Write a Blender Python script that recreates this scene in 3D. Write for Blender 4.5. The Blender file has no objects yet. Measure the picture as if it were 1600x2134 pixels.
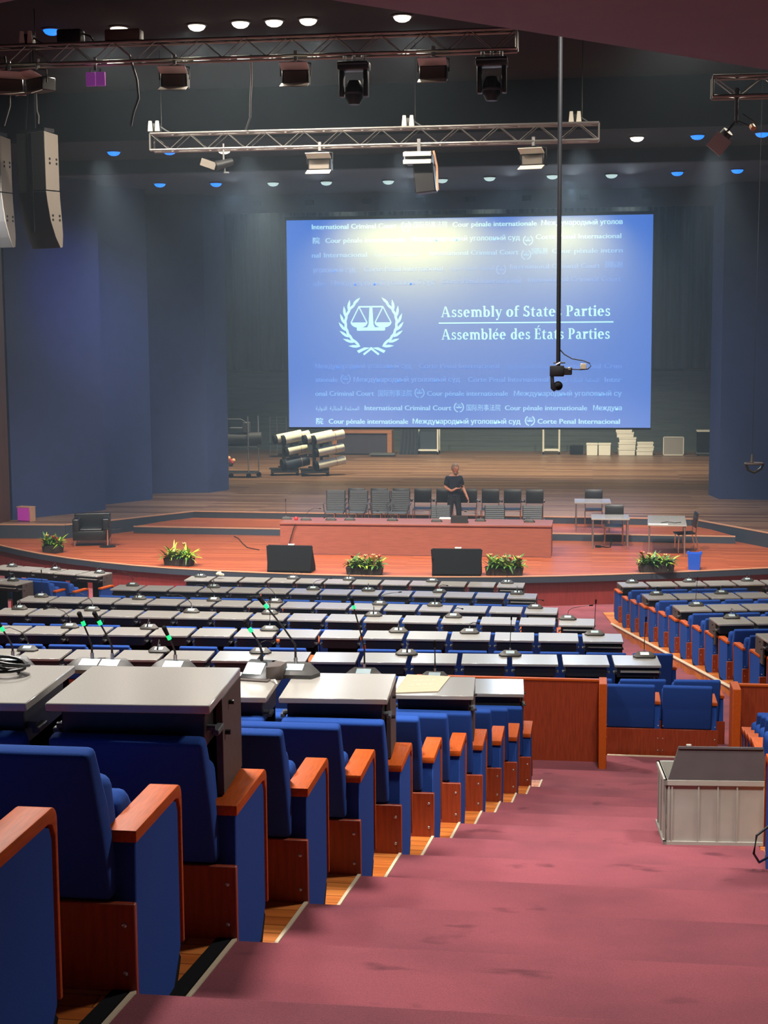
import bpy, bmesh, math, random
from mathutils import Vector, Matrix, Quaternion
random.seed(7)
sc = bpy.context.scene
COL = sc.collection
R_ = math.radians

# ------------------------------------------------------------------ camera
ZC = 5.85                                   # eye height above the hall floor
FPX, YH, ROLL, YAW = 3150.0, 690.0, 0.0067, R_(7.9)
PITCH = math.atan((1067 - YH) / FPX)
FWD = Vector((-math.sin(YAW) * math.cos(PITCH), math.cos(YAW) * math.cos(PITCH), -math.sin(PITCH)))
RT0 = Vector((math.cos(YAW), math.sin(YAW), 0))
DN0 = FWD.cross(RT0)
if DN0.z > 0: DN0 = -DN0
EYE = Vector((0, 0, ZC))
cam = bpy.data.cameras.new('camera')
cam.sensor_fit = 'HORIZONTAL'; cam.sensor_width = 36; cam.lens = 36 * FPX / 1600
cam.clip_start = 0.05; cam.clip_end = 200
camo = bpy.data.objects.new('camera', cam); COL.objects.link(camo)
cr = (RT0 + ROLL * DN0).normalized(); cu = -(DN0 - ROLL * RT0).normalized()
m3 = Matrix((cr, cu, -FWD)).transposed()
camo.matrix_world = Matrix.Translation(EYE) @ m3.to_4x4()
sc.camera = camo
# where a sight line meets a level plane / an upright plane of the hall
def _ray(x, y):
    a, b = x - 800, y - 1067
    return FWD + RT0 * ((a - ROLL * b) / FPX) + DN0 * ((b + ROLL * a) / FPX)
def atz(x, y, z):
    r = _ray(x, y); return EYE + r * ((z - ZC) / r.z)
def aty(x, y, Y):
    r = _ray(x, y); return EYE + r * (Y / r.y)

# ------------------------------------------------------------------ world, exposure
w = bpy.data.worlds.new('hall_air'); sc.world = w; w.use_nodes = True
w.node_tree.nodes['Background'].inputs[0].default_value = (0.36, 0.42, 0.52, 1)
w.node_tree.nodes['Background'].inputs[1].default_value = 0.04
sc.view_settings.view_transform = 'Standard'; sc.view_settings.look = 'None'
sc.view_settings.exposure = 0.0; sc.view_settings.gamma = 1.0
sc.view_settings.use_curve_mapping = False
sc.cycles.max_bounces = 6; sc.cycles.diffuse_bounces = 3; sc.cycles.glossy_bounces = 3
sc.cycles.transmission_bounces = 4; sc.cycles.volume_bounces = 0
sc.cycles.sample_clamp_indirect = 6; sc.cycles.caustics_reflective = False; sc.cycles.caustics_refractive = False
sc.cycles.use_denoising = True; sc.cycles.use_adaptive_sampling = True; sc.cycles.adaptive_threshold = 0.025

def lin(c):
    return tuple((v / 12.92 if v <= 0.04045 else ((v + 0.055) / 1.055) ** 2.4) for v in c)
def hexc(h):
    return lin(tuple(int(h[i:i + 2], 16) / 255 for i in (0, 2, 4)))
def spot(name, loc, to, power, col, size=60, blend=0.5, rad=0.15):
    l = bpy.data.lights.new(name, 'SPOT'); l.energy = power; l.color = col
    l.spot_size = R_(size); l.spot_blend = blend; l.shadow_soft_size = rad
    o = bpy.data.objects.new(name, l); COL.objects.link(o); o.location = loc
    o.rotation_euler = (Vector(to) - Vector(loc)).to_track_quat('-Z', 'Y').to_euler()
    return o
WARM = (1.0, 0.88, 0.72); NEUT = (1.0, 0.95, 0.88); COOL = (0.72, 0.86, 1.0); BLUE = (0.10, 0.22, 1.0); YEL = (1.0, 0.98, 0.62)
# house downlights in the hall ceiling over the seating
for X, Y, Z, tx, ty, P in ((-4.5, 11.0, 9.1, -3, 7, 1300), (0.8, 12.0, 9.1, 0.7, 13.0, 1500), (3.4, 8.0, 9.1, 0.8, 6.0, 1300), (-2.3, 6.6, 9.1, -2.3, 5.4, 1900), (0.8, 6.0, 9.1, 0.7, 12.5, 1500), (-3.6, 5.8, 9.1, -2.5, 12, 800),
                       (-9, 18.5, 11.1, -9, 20, 3200), (-4.5, 18.5, 11.1, -4.5, 20, 4600), (0, 18.5, 11.1, 0, 19, 5200), (4.5, 18.5, 11.1, 4, 20, 3600)):
    spot('house_downlight', (X, Y, Z), (tx, ty, 2), P, NEUT, 110 if Y > 15 else 84, 0.7, 0.4)
# the row of round downlights seen in the dark ceiling
for X in (-8.6, -7.1, -6.25, -5.6, -4.9, -3.2, 1.4, 4.0):
    spot('ceiling_downlight', (X, 26.7, 11.10), (X, 27, 0), 850, WARM, 168, 0.8, 0.12)
# stage lamps on the trusses, aimed at the forestage and the table
for X, Y, Z, tx, ty, P, c in ((-12, 27.2, 9.6, -12, 34, 4800, NEUT), (-9.5, 28.8, 9.2, -9.2, 33.5, 5200, NEUT), (-6.6, 28.8, 9.2, -6.5, 33.5, 5200, NEUT), (-3.6, 28.8, 9.2, -3.5, 33.5, 5200, NEUT),
                           (-0.3, 28.8, 9.2, 0, 34.0, 5200, NEUT), (2.2, 29.5, 9.2, 3.0, 35, 4200, NEUT), (-8, 36.8, 10.05, -8, 43.0, 5600, (1.0, 0.93, 0.74)), (-1.0, 36.8, 10.05, -1.0, 43.0, 5600, (1.0, 0.93, 0.74))):
    spot('stage_lamp', (X, Y, Z), (tx, ty, 0.7), P, c, 62, 0.9, 0.25)
# teal lamps along the stage edge of the soffit
for X in (-9.8, -7.4, -4.9, -2.2, -0.6, 0.9):
    spot('soffit_lamp', (X, 41.2, 9.74), (X, 36.5, 0), 620, COOL, 150, 0.8, 0.15)
# work lights over the rear stage
for X, Y, P in ((-10.6, 48.5, 4800), (-8.2, 50.0, 5200), (-3.5, 50.0, 7000), (1.0, 50.0, 7000)):
    spot('work_light', (X, Y, 10.5), (X, Y + 4.0, 1), P, (1.0, 0.93, 0.66), 78, 0.9, 0.3)
# lamps that wash the top of the projection screen
for X, P in ((-7.7, 150), (-6.9, 230), (-6.1, 270), (-5.3, 270), (-4.5, 230), (-3.7, 120), (-1.9, 170), (-1.1, 220), (-0.3, 170)):
    spot('screen_wash_lamp', (X, 46.6, 9.85), (X + 0.1, 47.95, 7.2), P, (1.0, 0.93, 0.14), 110, 1.0, 0.12)
# dim blue lamps on the side wings
spot('blue_wing_lamp', (-10.5, 34.5, 9.6), (-13.6, 39.2, 6.8), 800, (0.12, 0.16, 1.0), 40, 1.0, 0.2)
spot('blue_wing_lamp', (-8.0, 36.5, 9.6), (-12.6, 41.5, 4.0), 800, (0.42, 0.52, 1.0), 70, 1.0, 0.2)
spot('blue_wing_lamp', (-1.0, 37, 9.6), (4.5, 43.6, 3.5), 500, (0.4, 0.5, 1.0), 60, 1.0, 0.2)
spot('violet_lamp', (0.6, 36.8, 10.0), (0.3, 38.8, 1), 1500, (0.45, 0.28, 1.0), 22, 1.0, 0.1)

# ------------------------------------------------------------------ materials
def mat(name, hexcol, rough=0.6, metal=0.0, var=0.0, scale=20, stretch=(1, 1, 1), bump=0.0, emit=None, estr=0, spec=0.5, sheen=0, var2=None, coat=0):
    m = bpy.data.materials.new(name); m.use_nodes = True
    nt = m.node_tree; b = nt.nodes['Principled BSDF']
    c = hexc(hexcol)
    b.inputs['Base Color'].default_value = (*c, 1); b.inputs['Roughness'].default_value = rough
    b.inputs['Metallic'].default_value = metal; b.inputs['Specular IOR Level'].default_value = spec
    if sheen: b.inputs['Sheen Weight'].default_value = sheen
    if coat: b.inputs['Coat Weight'].default_value = coat
    if emit is not None:
        b.inputs['Emission Color'].default_value = (*emit, 1); b.inputs['Emission Strength'].default_value = estr
    if var or bump:
        tc = nt.nodes.new('ShaderNodeTexCoord'); mp = nt.nodes.new('ShaderNodeMapping')
        mp.inputs['Scale'].default_value = stretch
        n = nt.nodes.new('ShaderNodeTexNoise'); n.inputs['Scale'].default_value = scale; n.inputs['Detail'].default_value = 4
        nt.links.new(tc.outputs['Object'], mp.inputs[0]); nt.links.new(mp.outputs[0], n.inputs['Vector'])
        if var:
            r = nt.nodes.new('ShaderNodeValToRGB')
            d = hexc(var2) if var2 else tuple(v * (1 - var) for v in c)
            e = tuple(min(1, v * (1 + var * 0.6)) for v in c) if not var2 else c
            r.color_ramp.elements[0].position = 0.32; r.color_ramp.elements[1].position = 0.68
            r.color_ramp.elements[0].color = (*d, 1); r.color_ramp.elements[1].color = (*e, 1)
            nt.links.new(n.outputs['Fac'], r.inputs[0]); nt.links.new(r.outputs[0], b.inputs['Base Color'])
        if bump:
            bp = nt.nodes.new('ShaderNodeBump'); bp.inputs['Strength'].default_value = bump; bp.inputs['Distance'].default_value = 0.004
            nt.links.new(n.outputs['Fac'], bp.inputs['Height']); nt.links.new(bp.outputs[0], b.inputs['Normal'])
    return m

def floor_mat(name, dark, light, rough, plank=(3.2, 0.11), sat=0.5, coat=0.0, along='x'):
    """boards: brick texture laid along the rows, each board its own tone, fine grain inside"""
    m = bpy.data.materials.new(name); m.use_nodes = True
    nt = m.node_tree; b = nt.nodes['Principled BSDF']
    tc = nt.nodes.new('ShaderNodeTexCoord'); mp = nt.nodes.new('ShaderNodeMapping')
    if along == 'y': mp.inputs['Rotation'].default_value = (0, 0, R_(90))
    br = nt.nodes.new('ShaderNodeTexBrick'); br.inputs['Scale'].default_value = 1
    br.inputs['Brick Width'].default_value = plank[0]; br.inputs['Row Height'].default_value = plank[1]
    br.inputs['Mortar Size'].default_value = 0.003; br.offset = 0.37
    br.inputs['Color1'].default_value = (*hexc(dark), 1); br.inputs['Color2'].default_value = (*hexc(light), 1)
    dm = tuple(v * 0.45 for v in hexc(dark)); br.inputs['Mortar'].default_value = (*dm, 1)
    n = nt.nodes.new('ShaderNodeTexNoise'); n.inputs['Scale'].default_value = 3; n.inputs['Detail'].default_value = 5
    mp2 = nt.nodes.new('ShaderNodeMapping'); mp2.inputs['Scale'].default_value = (0.6, 9, 1) if along == 'x' else (9, 0.6, 1)
    mx = nt.nodes.new('ShaderNodeMix'); mx.data_type = 'RGBA'; mx.blend_type = 'MULTIPLY'; mx.inputs[0].default_value = sat
    r = nt.nodes.new('ShaderNodeValToRGB'); r.color_ramp.elements[0].position = 0.3; r.color_ramp.elements[1].position = 0.7
    r.color_ramp.elements[0].color = (0.5, 0.48, 0.46, 1); r.color_ramp.elements[1].color = (1, 1, 1, 1)
    L = nt.links.new
    L(tc.outputs['Object'], mp.inputs[0]); L(mp.outputs[0], br.inputs['Vector'])
    L(tc.outputs['Object'], mp2.inputs[0]); L(mp2.outputs[0], n.inputs['Vector']); L(n.outputs['Fac'], r.inputs[0])
    L(br.outputs['Color'], mx.inputs[6]); L(r.outputs[0], mx.inputs[7]); L(mx.outputs[2], b.inputs['Base Color'])
    rr = nt.nodes.new('ShaderNodeMapRange'); rr.inputs[3].default_value = rough - 0.1; rr.inputs[4].default_value = rough + 0.12
    L(n.outputs['Fac'], rr.inputs[0]); L(rr.outputs[0], b.inputs['Roughness'])
    return m

def carpet_mat(name, base, worn):
    m = bpy.data.materials.new(name); m.use_nodes = True
    nt = m.node_tree; b = nt.nodes['Principled BSDF']; L = nt.links.new
    b.inputs['Roughness'].default_value = 0.95; b.inputs['Specular IOR Level'].default_value = 0.1
    b.inputs['Sheen Weight'].default_value = 0.15
    tc = nt.nodes.new('ShaderNodeTexCoord')
    def noise(s, d, det=4):
        n = nt.nodes.new('ShaderNodeTexNoise'); n.inputs['Scale'].default_value = s; n.inputs['Detail'].default_value = det
        mp = nt.nodes.new('ShaderNodeMapping'); mp.inputs['Scale'].default_value = d
        L(tc.outputs['Object'], mp.inputs[0]); L(mp.outputs[0], n.inputs['Vector']); return n
    a = noise(1.6, (1, 1.4, 1)); f = noise(260, (1, 1, 1), 2); s = noise(3.3, (1, 2.2, 1), 3)
    r = nt.nodes.new('ShaderNodeValToRGB'); r.color_ramp.elements[0].position = 0.35; r.color_ramp.elements[1].position = 0.65
    r.color_ramp.elements[0].color = (*hexc(worn), 1); r.color_ramp.elements[1].color = (*hexc(base), 1)
    L(a.outputs['Fac'], r.inputs[0])
    st = nt.nodes.new('ShaderNodeValToRGB'); st.color_ramp.elements[0].position = 0.27; st.color_ramp.elements[1].position = 0.36
    st.color_ramp.elements[0].color = (0.55, 0.5, 0.55, 1); st.color_ramp.elements[1].color = (1, 1, 1, 1)
    L(s.outputs['Fac'], st.inputs[0])
    fr = nt.nodes.new('ShaderNodeValToRGB'); fr.color_ramp.elements[0].position = 0.3; fr.color_ramp.elements[1].position = 0.7
    fr.color_ramp.elements[0].color = (0.62, 0.62, 0.62, 1); fr.color_ramp.elements[1].color = (1.12, 1.12, 1.12, 1)
    L(f.outputs['Fac'], fr.inputs[0])
    m1 = nt.nodes.new('ShaderNodeMix'); m1.data_type = 'RGBA'; m1.blend_type = 'MULTIPLY'; m1.inputs[0].default_value = 1
    m2 = nt.nodes.new('ShaderNodeMix'); m2.data_type = 'RGBA'; m2.blend_type = 'MULTIPLY'; m2.inputs[0].default_value = 0.8
    L(r.outputs[0], m1.inputs[6]); L(st.outputs[0], m1.inputs[7]); L(m1.outputs[2], m2.inputs[6]); L(fr.outputs[0], m2.inputs[7])
    L(m2.outputs[2], b.inputs['Base Color'])
    bp = nt.nodes.new('ShaderNodeBump'); bp.inputs['Strength'].default_value = 0.5; bp.inputs['Distance'].default_value = 0.004
    L(f.outputs['Fac'], bp.inputs['Height']); L(bp.outputs[0], b.inputs['Normal'])
    return m

M = {}
M['carpet'] = carpet_mat('red_carpet', '8C444E', '743842')
M['rowwood'] = floor_mat('orange_row_boards', 'B86226', 'D8823C', 0.42, (1.3, 0.075), 0.6)
M['stagewood'] = floor_mat('orange_stage_boards', '92462A', 'AE5A36', 0.34, (3.0, 0.12), 0.5)
M['backwood'] = floor_mat('worn_stage_boards', '664636', '927058', 0.36, (4.5, 0.28), 0.85)
M['fabric'] = mat('blue_seat_fabric', '25478F', 0.9, var=0.12, scale=420, bump=0.25, spec=0.12)
M['redwood'] = mat('red_brown_veneer', '8A3519', 0.42, var=0.24, scale=9, stretch=(7, 7, 0.6))
M['redwood_h'] = mat('red_brown_tabletop_veneer', '82483A', 0.42, var=0.16, scale=6, stretch=(0.5, 6, 6))
M['armwood'] = mat('orange_beech', 'B04C12', 0.55, var=0.2, scale=14, stretch=(8, 0.8, 8), spec=0.25)
M['fascia'] = mat('dark_red_fascia', '7A2A26', 0.5, var=0.18, scale=5, stretch=(8, 8, 0.5))
M['laminate'] = mat('grey_laminate', '928E88', 0.2, var=0.07, scale=160, spec=0.8)
M['black'] = mat('black_metal', '17181B', 0.45, var=0.2, scale=30)
M['blackmat'] = mat('black_matt', '090A0D', 0.8, spec=0.2)
M['browngrey'] = mat('grey_brown_panel', '4A403C', 0.6, var=0.12, scale=40)
M['steel'] = mat('steel', 'B8B8BA', 0.3, metal=0.9)
M['alu'] = mat('truss_aluminium', '8A8886', 0.42, metal=0.85)
M['chrome'] = mat('chrome', 'DADADA', 0.14, metal=1.0)
M['white'] = mat('white_paint', 'D8D4C8', 0.6)
M['cream'] = mat('cream_cloth', 'D6D2B6', 0.8, var=0.1, scale=12)
M['paper'] = mat('paper', 'C4B498', 0.8)
M['ink'] = mat('grey_ink', 'C9B9A0', 0.8)
M['wall_blue'] = mat('blue_wing_paint', '27345A', 0.8, var=0.08, scale=3)
M['wall_dark'] = mat('dark_charcoal_paint', '23282E', 0.9, var=0.1, scale=2)
M['header'] = mat('blue_grey_paint', '3A4656', 0.85, var=0.06, scale=2)
M['ceil'] = mat('charcoal_ceiling', '1E2226', 0.95)
M['cloud'] = mat('mauve_ceiling_panel', '7C7A8A', 0.9, var=0.05, scale=1)
M['woodwall'] = mat('dark_brown_slats', '4A2A1E', 0.6, var=0.5, scale=8, stretch=(12, 12, 0.1))
M['curtain'] = mat('navy_curtain', '142032', 0.9, var=0.12, scale=4, sheen=0.2)
M['rear'] = mat('grey_green_rear_wall', '4C5654', 0.7, var=0.2, scale=2, stretch=(0.4, 1, 5))
M['dbl'] = mat('dark_blue_grey_edge', '2A3440', 0.6)
M['edge'] = mat('pale_edge_strip', 'B08468', 0.5)
M['trim'] = mat('white_floor_strip', 'C8B89C', 0.6)
M['spk'] = mat('speaker_grille', '262628', 0.7, var=0.15, scale=300)
M['spkside'] = mat('speaker_side', '5C5650', 0.6)
M['crate'] = mat('grey_plastic', 'A8A59C', 0.5, var=0.08, scale=6)
M['lid'] = mat('dark_grey_plastic', '4A4244', 0.5, var=0.1, scale=8)
M['leather'] = mat('black_leather', '0E0F12', 0.4)
M['rib'] = mat('grey_mesh_ribs', '4E5154', 0.6, var=0.2, scale=60)
M['bin'] = mat('blue_plastic', '1E50B4', 0.4)
M['skin'] = mat('skin', 'C08468', 0.5, var=0.06, scale=30)
M['hair'] = mat('grey_brown_hair', '9A7E68', 0.8, var=0.3, scale=60)
M['navy'] = mat('navy_cotton', '161C2A', 0.85, var=0.2, scale=30)
M['navy2'] = mat('black_blue_cotton', '10131E', 0.85, var=0.2, scale=20)
M['leaf'] = mat('green_leaf', '3E6B22', 0.45, var=0.5, scale=9)
M['leaf2'] = mat('yellow_green_leaf', '8FA82C', 0.45, var=0.3, scale=9)
M['red'] = mat('red_petal', 'B8202A', 0.5)
M['peach'] = mat('peach_petal', 'D8A070', 0.5)
M['trough'] = mat('brown_black_basket', '241E1A', 0.8, var=0.4, scale=40)
M['orangewood'] = mat('pale_orange_wood', '9A6444', 0.5, var=0.2, scale=6, stretch=(0.5, 6, 6))
M['dkpanel'] = mat('dark_violet_panel', '2E2836', 0.7)
M['purple'] = mat('violet_gel', '8A2A86', 0.4, emit=hexc('7A3A86'), estr=0.5)
M['purple2'] = mat('lit_violet_box', '8A2A86', 0.4, emit=hexc('8A2A7A'), estr=0.55)
M['lcd'] = mat('lit_display', '9FB0B4', 0.3, emit=hexc('A9B8BC'), estr=0.12)
M['lcd2'] = mat('bright_display', 'C8D8D4', 0.3, emit=hexc('D8EEE8'), estr=0.9)
M['green'] = mat('green_led', '20D080', 0.3, emit=(0.01, 0.8, 0.2), estr=1.0)
M['lampw'] = mat('warm_lamp_glass', 'FFF4D0', 0.3, emit=(1.0, 0.93, 0.70), estr=3.0)
M['lampt'] = mat('teal_lamp_glass', 'BFE6E6', 0.3, emit=(0.45, 0.70, 0.70), estr=0.85)
M['lampb'] = mat('blue_lamp_glass', '2050FF', 0.3, emit=(0.02, 0.22, 1.0), estr=1.5)
M['micgrey'] = mat('dark_mic_plastic', '33312F', 0.5)
M['scr'] = None

# ------------------------------------------------------------------ mesh builder
class MB:
    def __init__(self): self.bm = bmesh.new()
    def _merge(self, b):
        me = bpy.data.meshes.new('t'); b.to_mesh(me); b.free(); self.bm.from_mesh(me); bpy.data.meshes.remove(me); return self
    def box(self, x0, x1, y0, y1, z0, z1, bev=0, seg=2, rot=None, at=None):
        b = bmesh.new(); bmesh.ops.create_cube(b, size=1)
        for v in b.verts:
            v.co = Vector(((x0 + x1) / 2 + v.co.x * (x1 - x0), (y0 + y1) / 2 + v.co.y * (y1 - y0), (z0 + z1) / 2 + v.co.z * (z1 - z0)))
        if bev: bmesh.ops.bevel(b, geom=b.edges[:], offset=bev, segments=seg, affect='EDGES', profile=0.5)
        if rot is not None:
            bmesh.ops.transform(b, matrix=Matrix.Translation(at) @ rot.to_4x4() @ Matrix.Translation(-Vector(at)), verts=b.verts)
        return self._merge(b)
    def prism(self, pts, a0, a1, axis='x', bev=0, seg=2):
        """outline extruded along an axis; pts are (y,z) for x, (x,z) for y, (x,y) for z"""
        b = bmesh.new()
        def P(p, a): return {'x': (a, p[0], p[1]), 'y': (p[0], a, p[1]), 'z': (p[0], p[1], a)}[axis]
        A = [b.verts.new(P(p, a0)) for p in pts]; B = [b.verts.new(P(p, a1)) for p in pts]
        b.faces.new(A); b.faces.new(B[::-1]); n = len(pts)
        for i in range(n): b.faces.new((A[i], B[i], B[(i + 1) % n], A[(i + 1) % n]))
        bmesh.ops.recalc_face_normals(b, faces=b.faces)
        if bev: bmesh.ops.bevel(b, geom=b.edges[:], offset=bev, segments=seg, affect='EDGES', profile=0.5)
        return self._merge(b)
    def cyl(self, p0, p1, r0, r1=None, n=10):
        r1 = r0 if r1 is None else r1; p0, p1 = Vector(p0), Vector(p1); d = p1 - p0
        b = bmesh.new(); bmesh.ops.create_cone(b, cap_ends=True, segments=n, radius1=r0, radius2=r1, depth=d.length)
        q = Vector((0, 0, 1)).rotation_difference(d.normalized())
        bmesh.ops.transform(b, matrix=Matrix.Translation((p0 + p1) / 2) @ q.to_matrix().to_4x4(), verts=b.verts)
        return self._merge(b)
    def sph(self, c, r, s=(1, 1, 1), n=12):
        b = bmesh.new(); bmesh.ops.create_uvsphere(b, u_segments=n, v_segments=max(6, n // 2 + 2), radius=r)
        for v in b.verts: v.co = Vector((v.co.x * s[0], v.co.y * s[1], v.co.z * s[2])) + Vector(c)
        return self._merge(b)
    def tube(self, pts, r, n=6, closed=False):
        pts = [Vector(p) for p in pts]; b = bmesh.new(); rings = []; m = len(pts)
        ref = Vector((0, 0, 1))
        for i, p in enumerate(pts):
            t = (pts[min(i + 1, m - 1)] - pts[max(i - 1, 0)]).normalized()
            if abs(t.dot(ref)) > 0.98: ref = Vector((1, 0, 0)) if abs(t.x) < 0.9 else Vector((0, 1, 0))
            u = t.cross(ref).normalized(); v = t.cross(u).normalized()
            rr = r[i] if isinstance(r, (list, tuple)) else r
            rings.append([b.verts.new(p + (u * math.cos(2 * math.pi * k / n) + v * math.sin(2 * math.pi * k / n)) * rr) for k in range(n)])
        for a, c in zip(rings, rings[1:]):
            for k in range(n): b.faces.new((a[k], a[(k + 1) % n], c[(k + 1) % n], c[k]))
        b.faces.new(rings[0][::-1]); b.faces.new(rings[-1])
        bmesh.ops.recalc_face_normals(b, faces=b.faces)
        return self._merge(b)
    def lathe(self, prof, c=(0, 0, 0), n=16):
        b = bmesh.new(); rings = []
        for r, z in prof:
            rings.append([b.verts.new((c[0] + r * math.cos(2 * math.pi * k / n), c[1] + r * math.sin(2 * math.pi * k / n), c[2] + z)) for k in range(n)])
        for a, d in zip(rings, rings[1:]):
            for k in range(n): b.faces.new((a[k], a[(k + 1) % n], d[(k + 1) % n], d[k]))
        b.faces.new(rings[0][::-1]); b.faces.new(rings[-1])
        bmesh.ops.recalc_face_normals(b, faces=b.faces)
        return self._merge(b)
    def quad(self, *ps):
        vs = [self.bm.verts.new(p) for p in ps]; self.bm.faces.new(vs); return self
    def mesh(self, name, m, smooth=True):
        me = bpy.data.meshes.new(name); self.bm.to_mesh(me); self.bm.free()
        if m is not None: me.materials.append(m)
        if smooth:
            me.shade_smooth(); me.set_sharp_from_angle(angle=R_(38))
        return me

def link(name, me, parent=None):
    o = bpy.data.objects.new(name, me); COL.objects.link(o)
    if parent is not None: o.parent = parent
    return o
def part(name, mb, m, parent, label=None, smooth=True):
    o = link(name, mb.mesh(name, M[m] if isinstance(m, str) else m, smooth), parent)
    if label: o['label'] = label
    return o
def tag(o, label, cat, group=None, kind=None):
    if label: o['label'] = label
    if cat: o['category'] = cat
    if group: o['group'] = group
    if kind: o['kind'] = kind
    return o
def thing(name, label, cat, loc=(0, 0, 0), rz=0, group=None):
    o = bpy.data.objects.new(name, None); COL.objects.link(o); o.empty_display_size = 0.1
    o.location = loc; o.rotation_euler = (0, 0, rz)
    return tag(o, label, cat, group)
def struct(name, mb, m, smooth=False):
    o = link(name, mb.mesh(name, M[m] if isinstance(m, str) else m, smooth)); o['kind'] = 'structure'; return o
def solo(name, mb, m, label, cat, loc=(0, 0, 0), rz=0, group=None):
    o = link(name, mb.mesh(name, M[m] if isinstance(m, str) else m)); o.location = loc; o.rotation_euler = (0, 0, rz)
    return tag(o, label, cat, group)
def dup(root, loc, rz, label, group=None, skip=()):
    r = root.copy(); COL.objects.link(r); r.location = loc; r.rotation_euler = (0, 0, rz); r['label'] = label
    if group: r['group'] = group
    for ch in list(root.children):
        if ch.name.split('.')[0] in skip: continue
        c = ch.copy(); COL.objects.link(c); c.parent = r
        for g in list(ch.children):
            d = g.copy(); COL.objects.link(d); d.parent = c
    return r
class Proto:
    """first call moves the original itself, later calls copy it with its parts"""
    def __init__(self, make): self.make = make; self.root = None
    def __call__(self, loc, rz, label, group=None):
        if self.root is None:
            self.root = r = self.make(); r.location = loc; r.rotation_euler = (0, 0, rz); r['label'] = label
            if group: r['group'] = group
            return r
        return dup(self.root, loc, rz, label, group)
ORD = 'zeroth first second third fourth fifth sixth seventh eighth ninth tenth eleventh twelfth thirteenth fourteenth fifteenth sixteenth seventeenth eighteenth'.split()

# ================================================================== THE SETTING
def Yb(k): return 3.775 + 0.85 * k               # back line of seat row k (0 = second row in view)
def zn(k): return 4.08 - 0.20 * k                # floor level behind that row
def xe(Y): return -1.215 + 0.085 * (Y - 3.775)   # edge of the steps, seating side
def xr(Y): return 0.87 + 0.075 * (Y - 7.2)       # other edge of the steps
steps = [(Yb(k - 1), Yb(k), zn(k)) for k in range(-5, 14)]
steps += [(Yb(13), 15.62, 1.42), (15.62, 16.5, 1.33)]
n = 0
while 1.15 - 0.085 * n > 0.02:
    steps.append((16.5 + 0.85 * n, 16.5 + 0.85 * (n + 1), 1.15 - 0.085 * n)); n += 1
FLAT_Y = steps[-1][1]
steps.append((FLAT_Y, 40.0, 0.0))
def floor_z(Y):
    for a, b, z in steps:
        if a <= Y < b: return z
    return 0.0
cb, wb, st = MB(), MB(), MB()
for a, b, z in steps:
    lo = z - 0.7
    if b <= 13.2:
        cb.prism([(xe(a), a), (xr(a), a), (xr(b), b), (xe(b), b)], lo, z, 'z', 0.012, 2)
        wb.prism([(-9, a), (xe(a), a), (xe(b), b), (-9, b)], lo, z - 0.003, 'z')
        wb.prism([(xr(a), a), (6, a), (6, b), (xr(b), b)], lo, z - 0.003, 'z')
        d = 0.007
        st.prism([(xe(a) - d, a), (xe(a) + d, a), (xe(b) + d, b), (xe(b) - d, b)], z - 0.03, z + 0.004, 'z')
    else:
        cb.prism([(-30, a), (14, a), (14, b), (-30, b)], lo, z, 'z', 0.01, 1)
struct('floor', cb, 'carpet')
struct('floor_boards', wb, 'rowwood')
st.box(0.18, 1.34, 15.585, 15.62, 1.36, 1.428)
struct('trim_1', st, 'trim')
bl = MB()
for k in (0, 1):
    a, b, z = Yb(k - 1), Yb(k), zn(k)
    bl.prism([(xe(a) - 0.075, a), (xe(a) - 0.013, a), (xe(b) - 0.013, b - 0.004), (xe(b) - 0.06, b - 0.004)], z - 0.02, z + 0.005, 'z')
struct('trim_2', bl, 'blackmat')
wp = MB(); wp.box(0.18, 1.36, 15.622, 16.3, 1.3, 1.336); struct('floor_boards_low', wp, 'rowwood')

# raised boards under the block of seats on the far side of the aisle, turned towards the stage
RA = R_(11); RER = Vector((math.cos(RA), math.sin(RA), 0)); 
def rseat(j): return Vector((0.54 + 0.141 * j, 30.14 - 0.822 * j, 0.08 * max(j - 1, 0)))   # near outer corner of end seat j, own floor
rb, rt = MB(), MB()
for j in range(-1, 16):
    A, B = rseat(j), rseat(j + 1); z = 0.08 * (j + 1 - 1) if j >= 0 else 0.02
    z = max(z, 0.02); a = A - RER * 0.14; b = B - RER * 0.14
    if j == -1: a = a + Vector((-0.02, 0.3, 0))
    if j >= 13: continue
    c, d = b + RER * 9, a + RER * 9
    rb.prism([(a.x, a.y), (b.x, b.y), (c.x, c.y), (d.x, d.y)], -0.4, z, 'z')
    if j >= 0:
        e = 0.03
        rt.tube([(a.x, a.y, 0.08 * j + 0.0), (b.x, b.y, 0.08 * (j + 1) + 0.0)], 0.024, 6)
struct('floor_boards_side', rb, 'rowwood'); struct('trim_3', rt, 'trim')

# ---- stage
ZS, ZM, ZU = 0.66, 0.84, 1.02
epx = [(0, 1136), (35, 1145), (70, 1153), (140, 1163), (196, 1171), (280, 1179), (350, 1184), (420, 1188), (520, 1193), (660, 1198), (800, 1201.5), (905, 1203), (1040, 1204), (1180, 1200.5), (1285, 1197), (1390, 1192.5), (1495, 1188), (1600, 1183)]
edge = [atz(x, y, ZS) for x, y in epx]
edge = [(p.x, p.y) for p in edge]
for _ in range(3):
    edge = [edge[0]] + [((a[0] + 2 * b[0] + c[0]) / 4, (a[1] + 2 * b[1] + c[1]) / 4) for a, b, c in zip(edge, edge[1:], edge[2:])] + [edge[-1]]
l0, l1 = Vector(edge[0]), Vector(edge[1]); r0, r1 = Vector(edge[-1]), Vector(edge[-2])
edge = [tuple(l0 + (l0 - l1).normalized() * 4)] + edge + [tuple(r0 + (r0 - r1).normalized() * 4)]
def inset(pts, d): return [(x, y + d) for x, y in pts]
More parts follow.
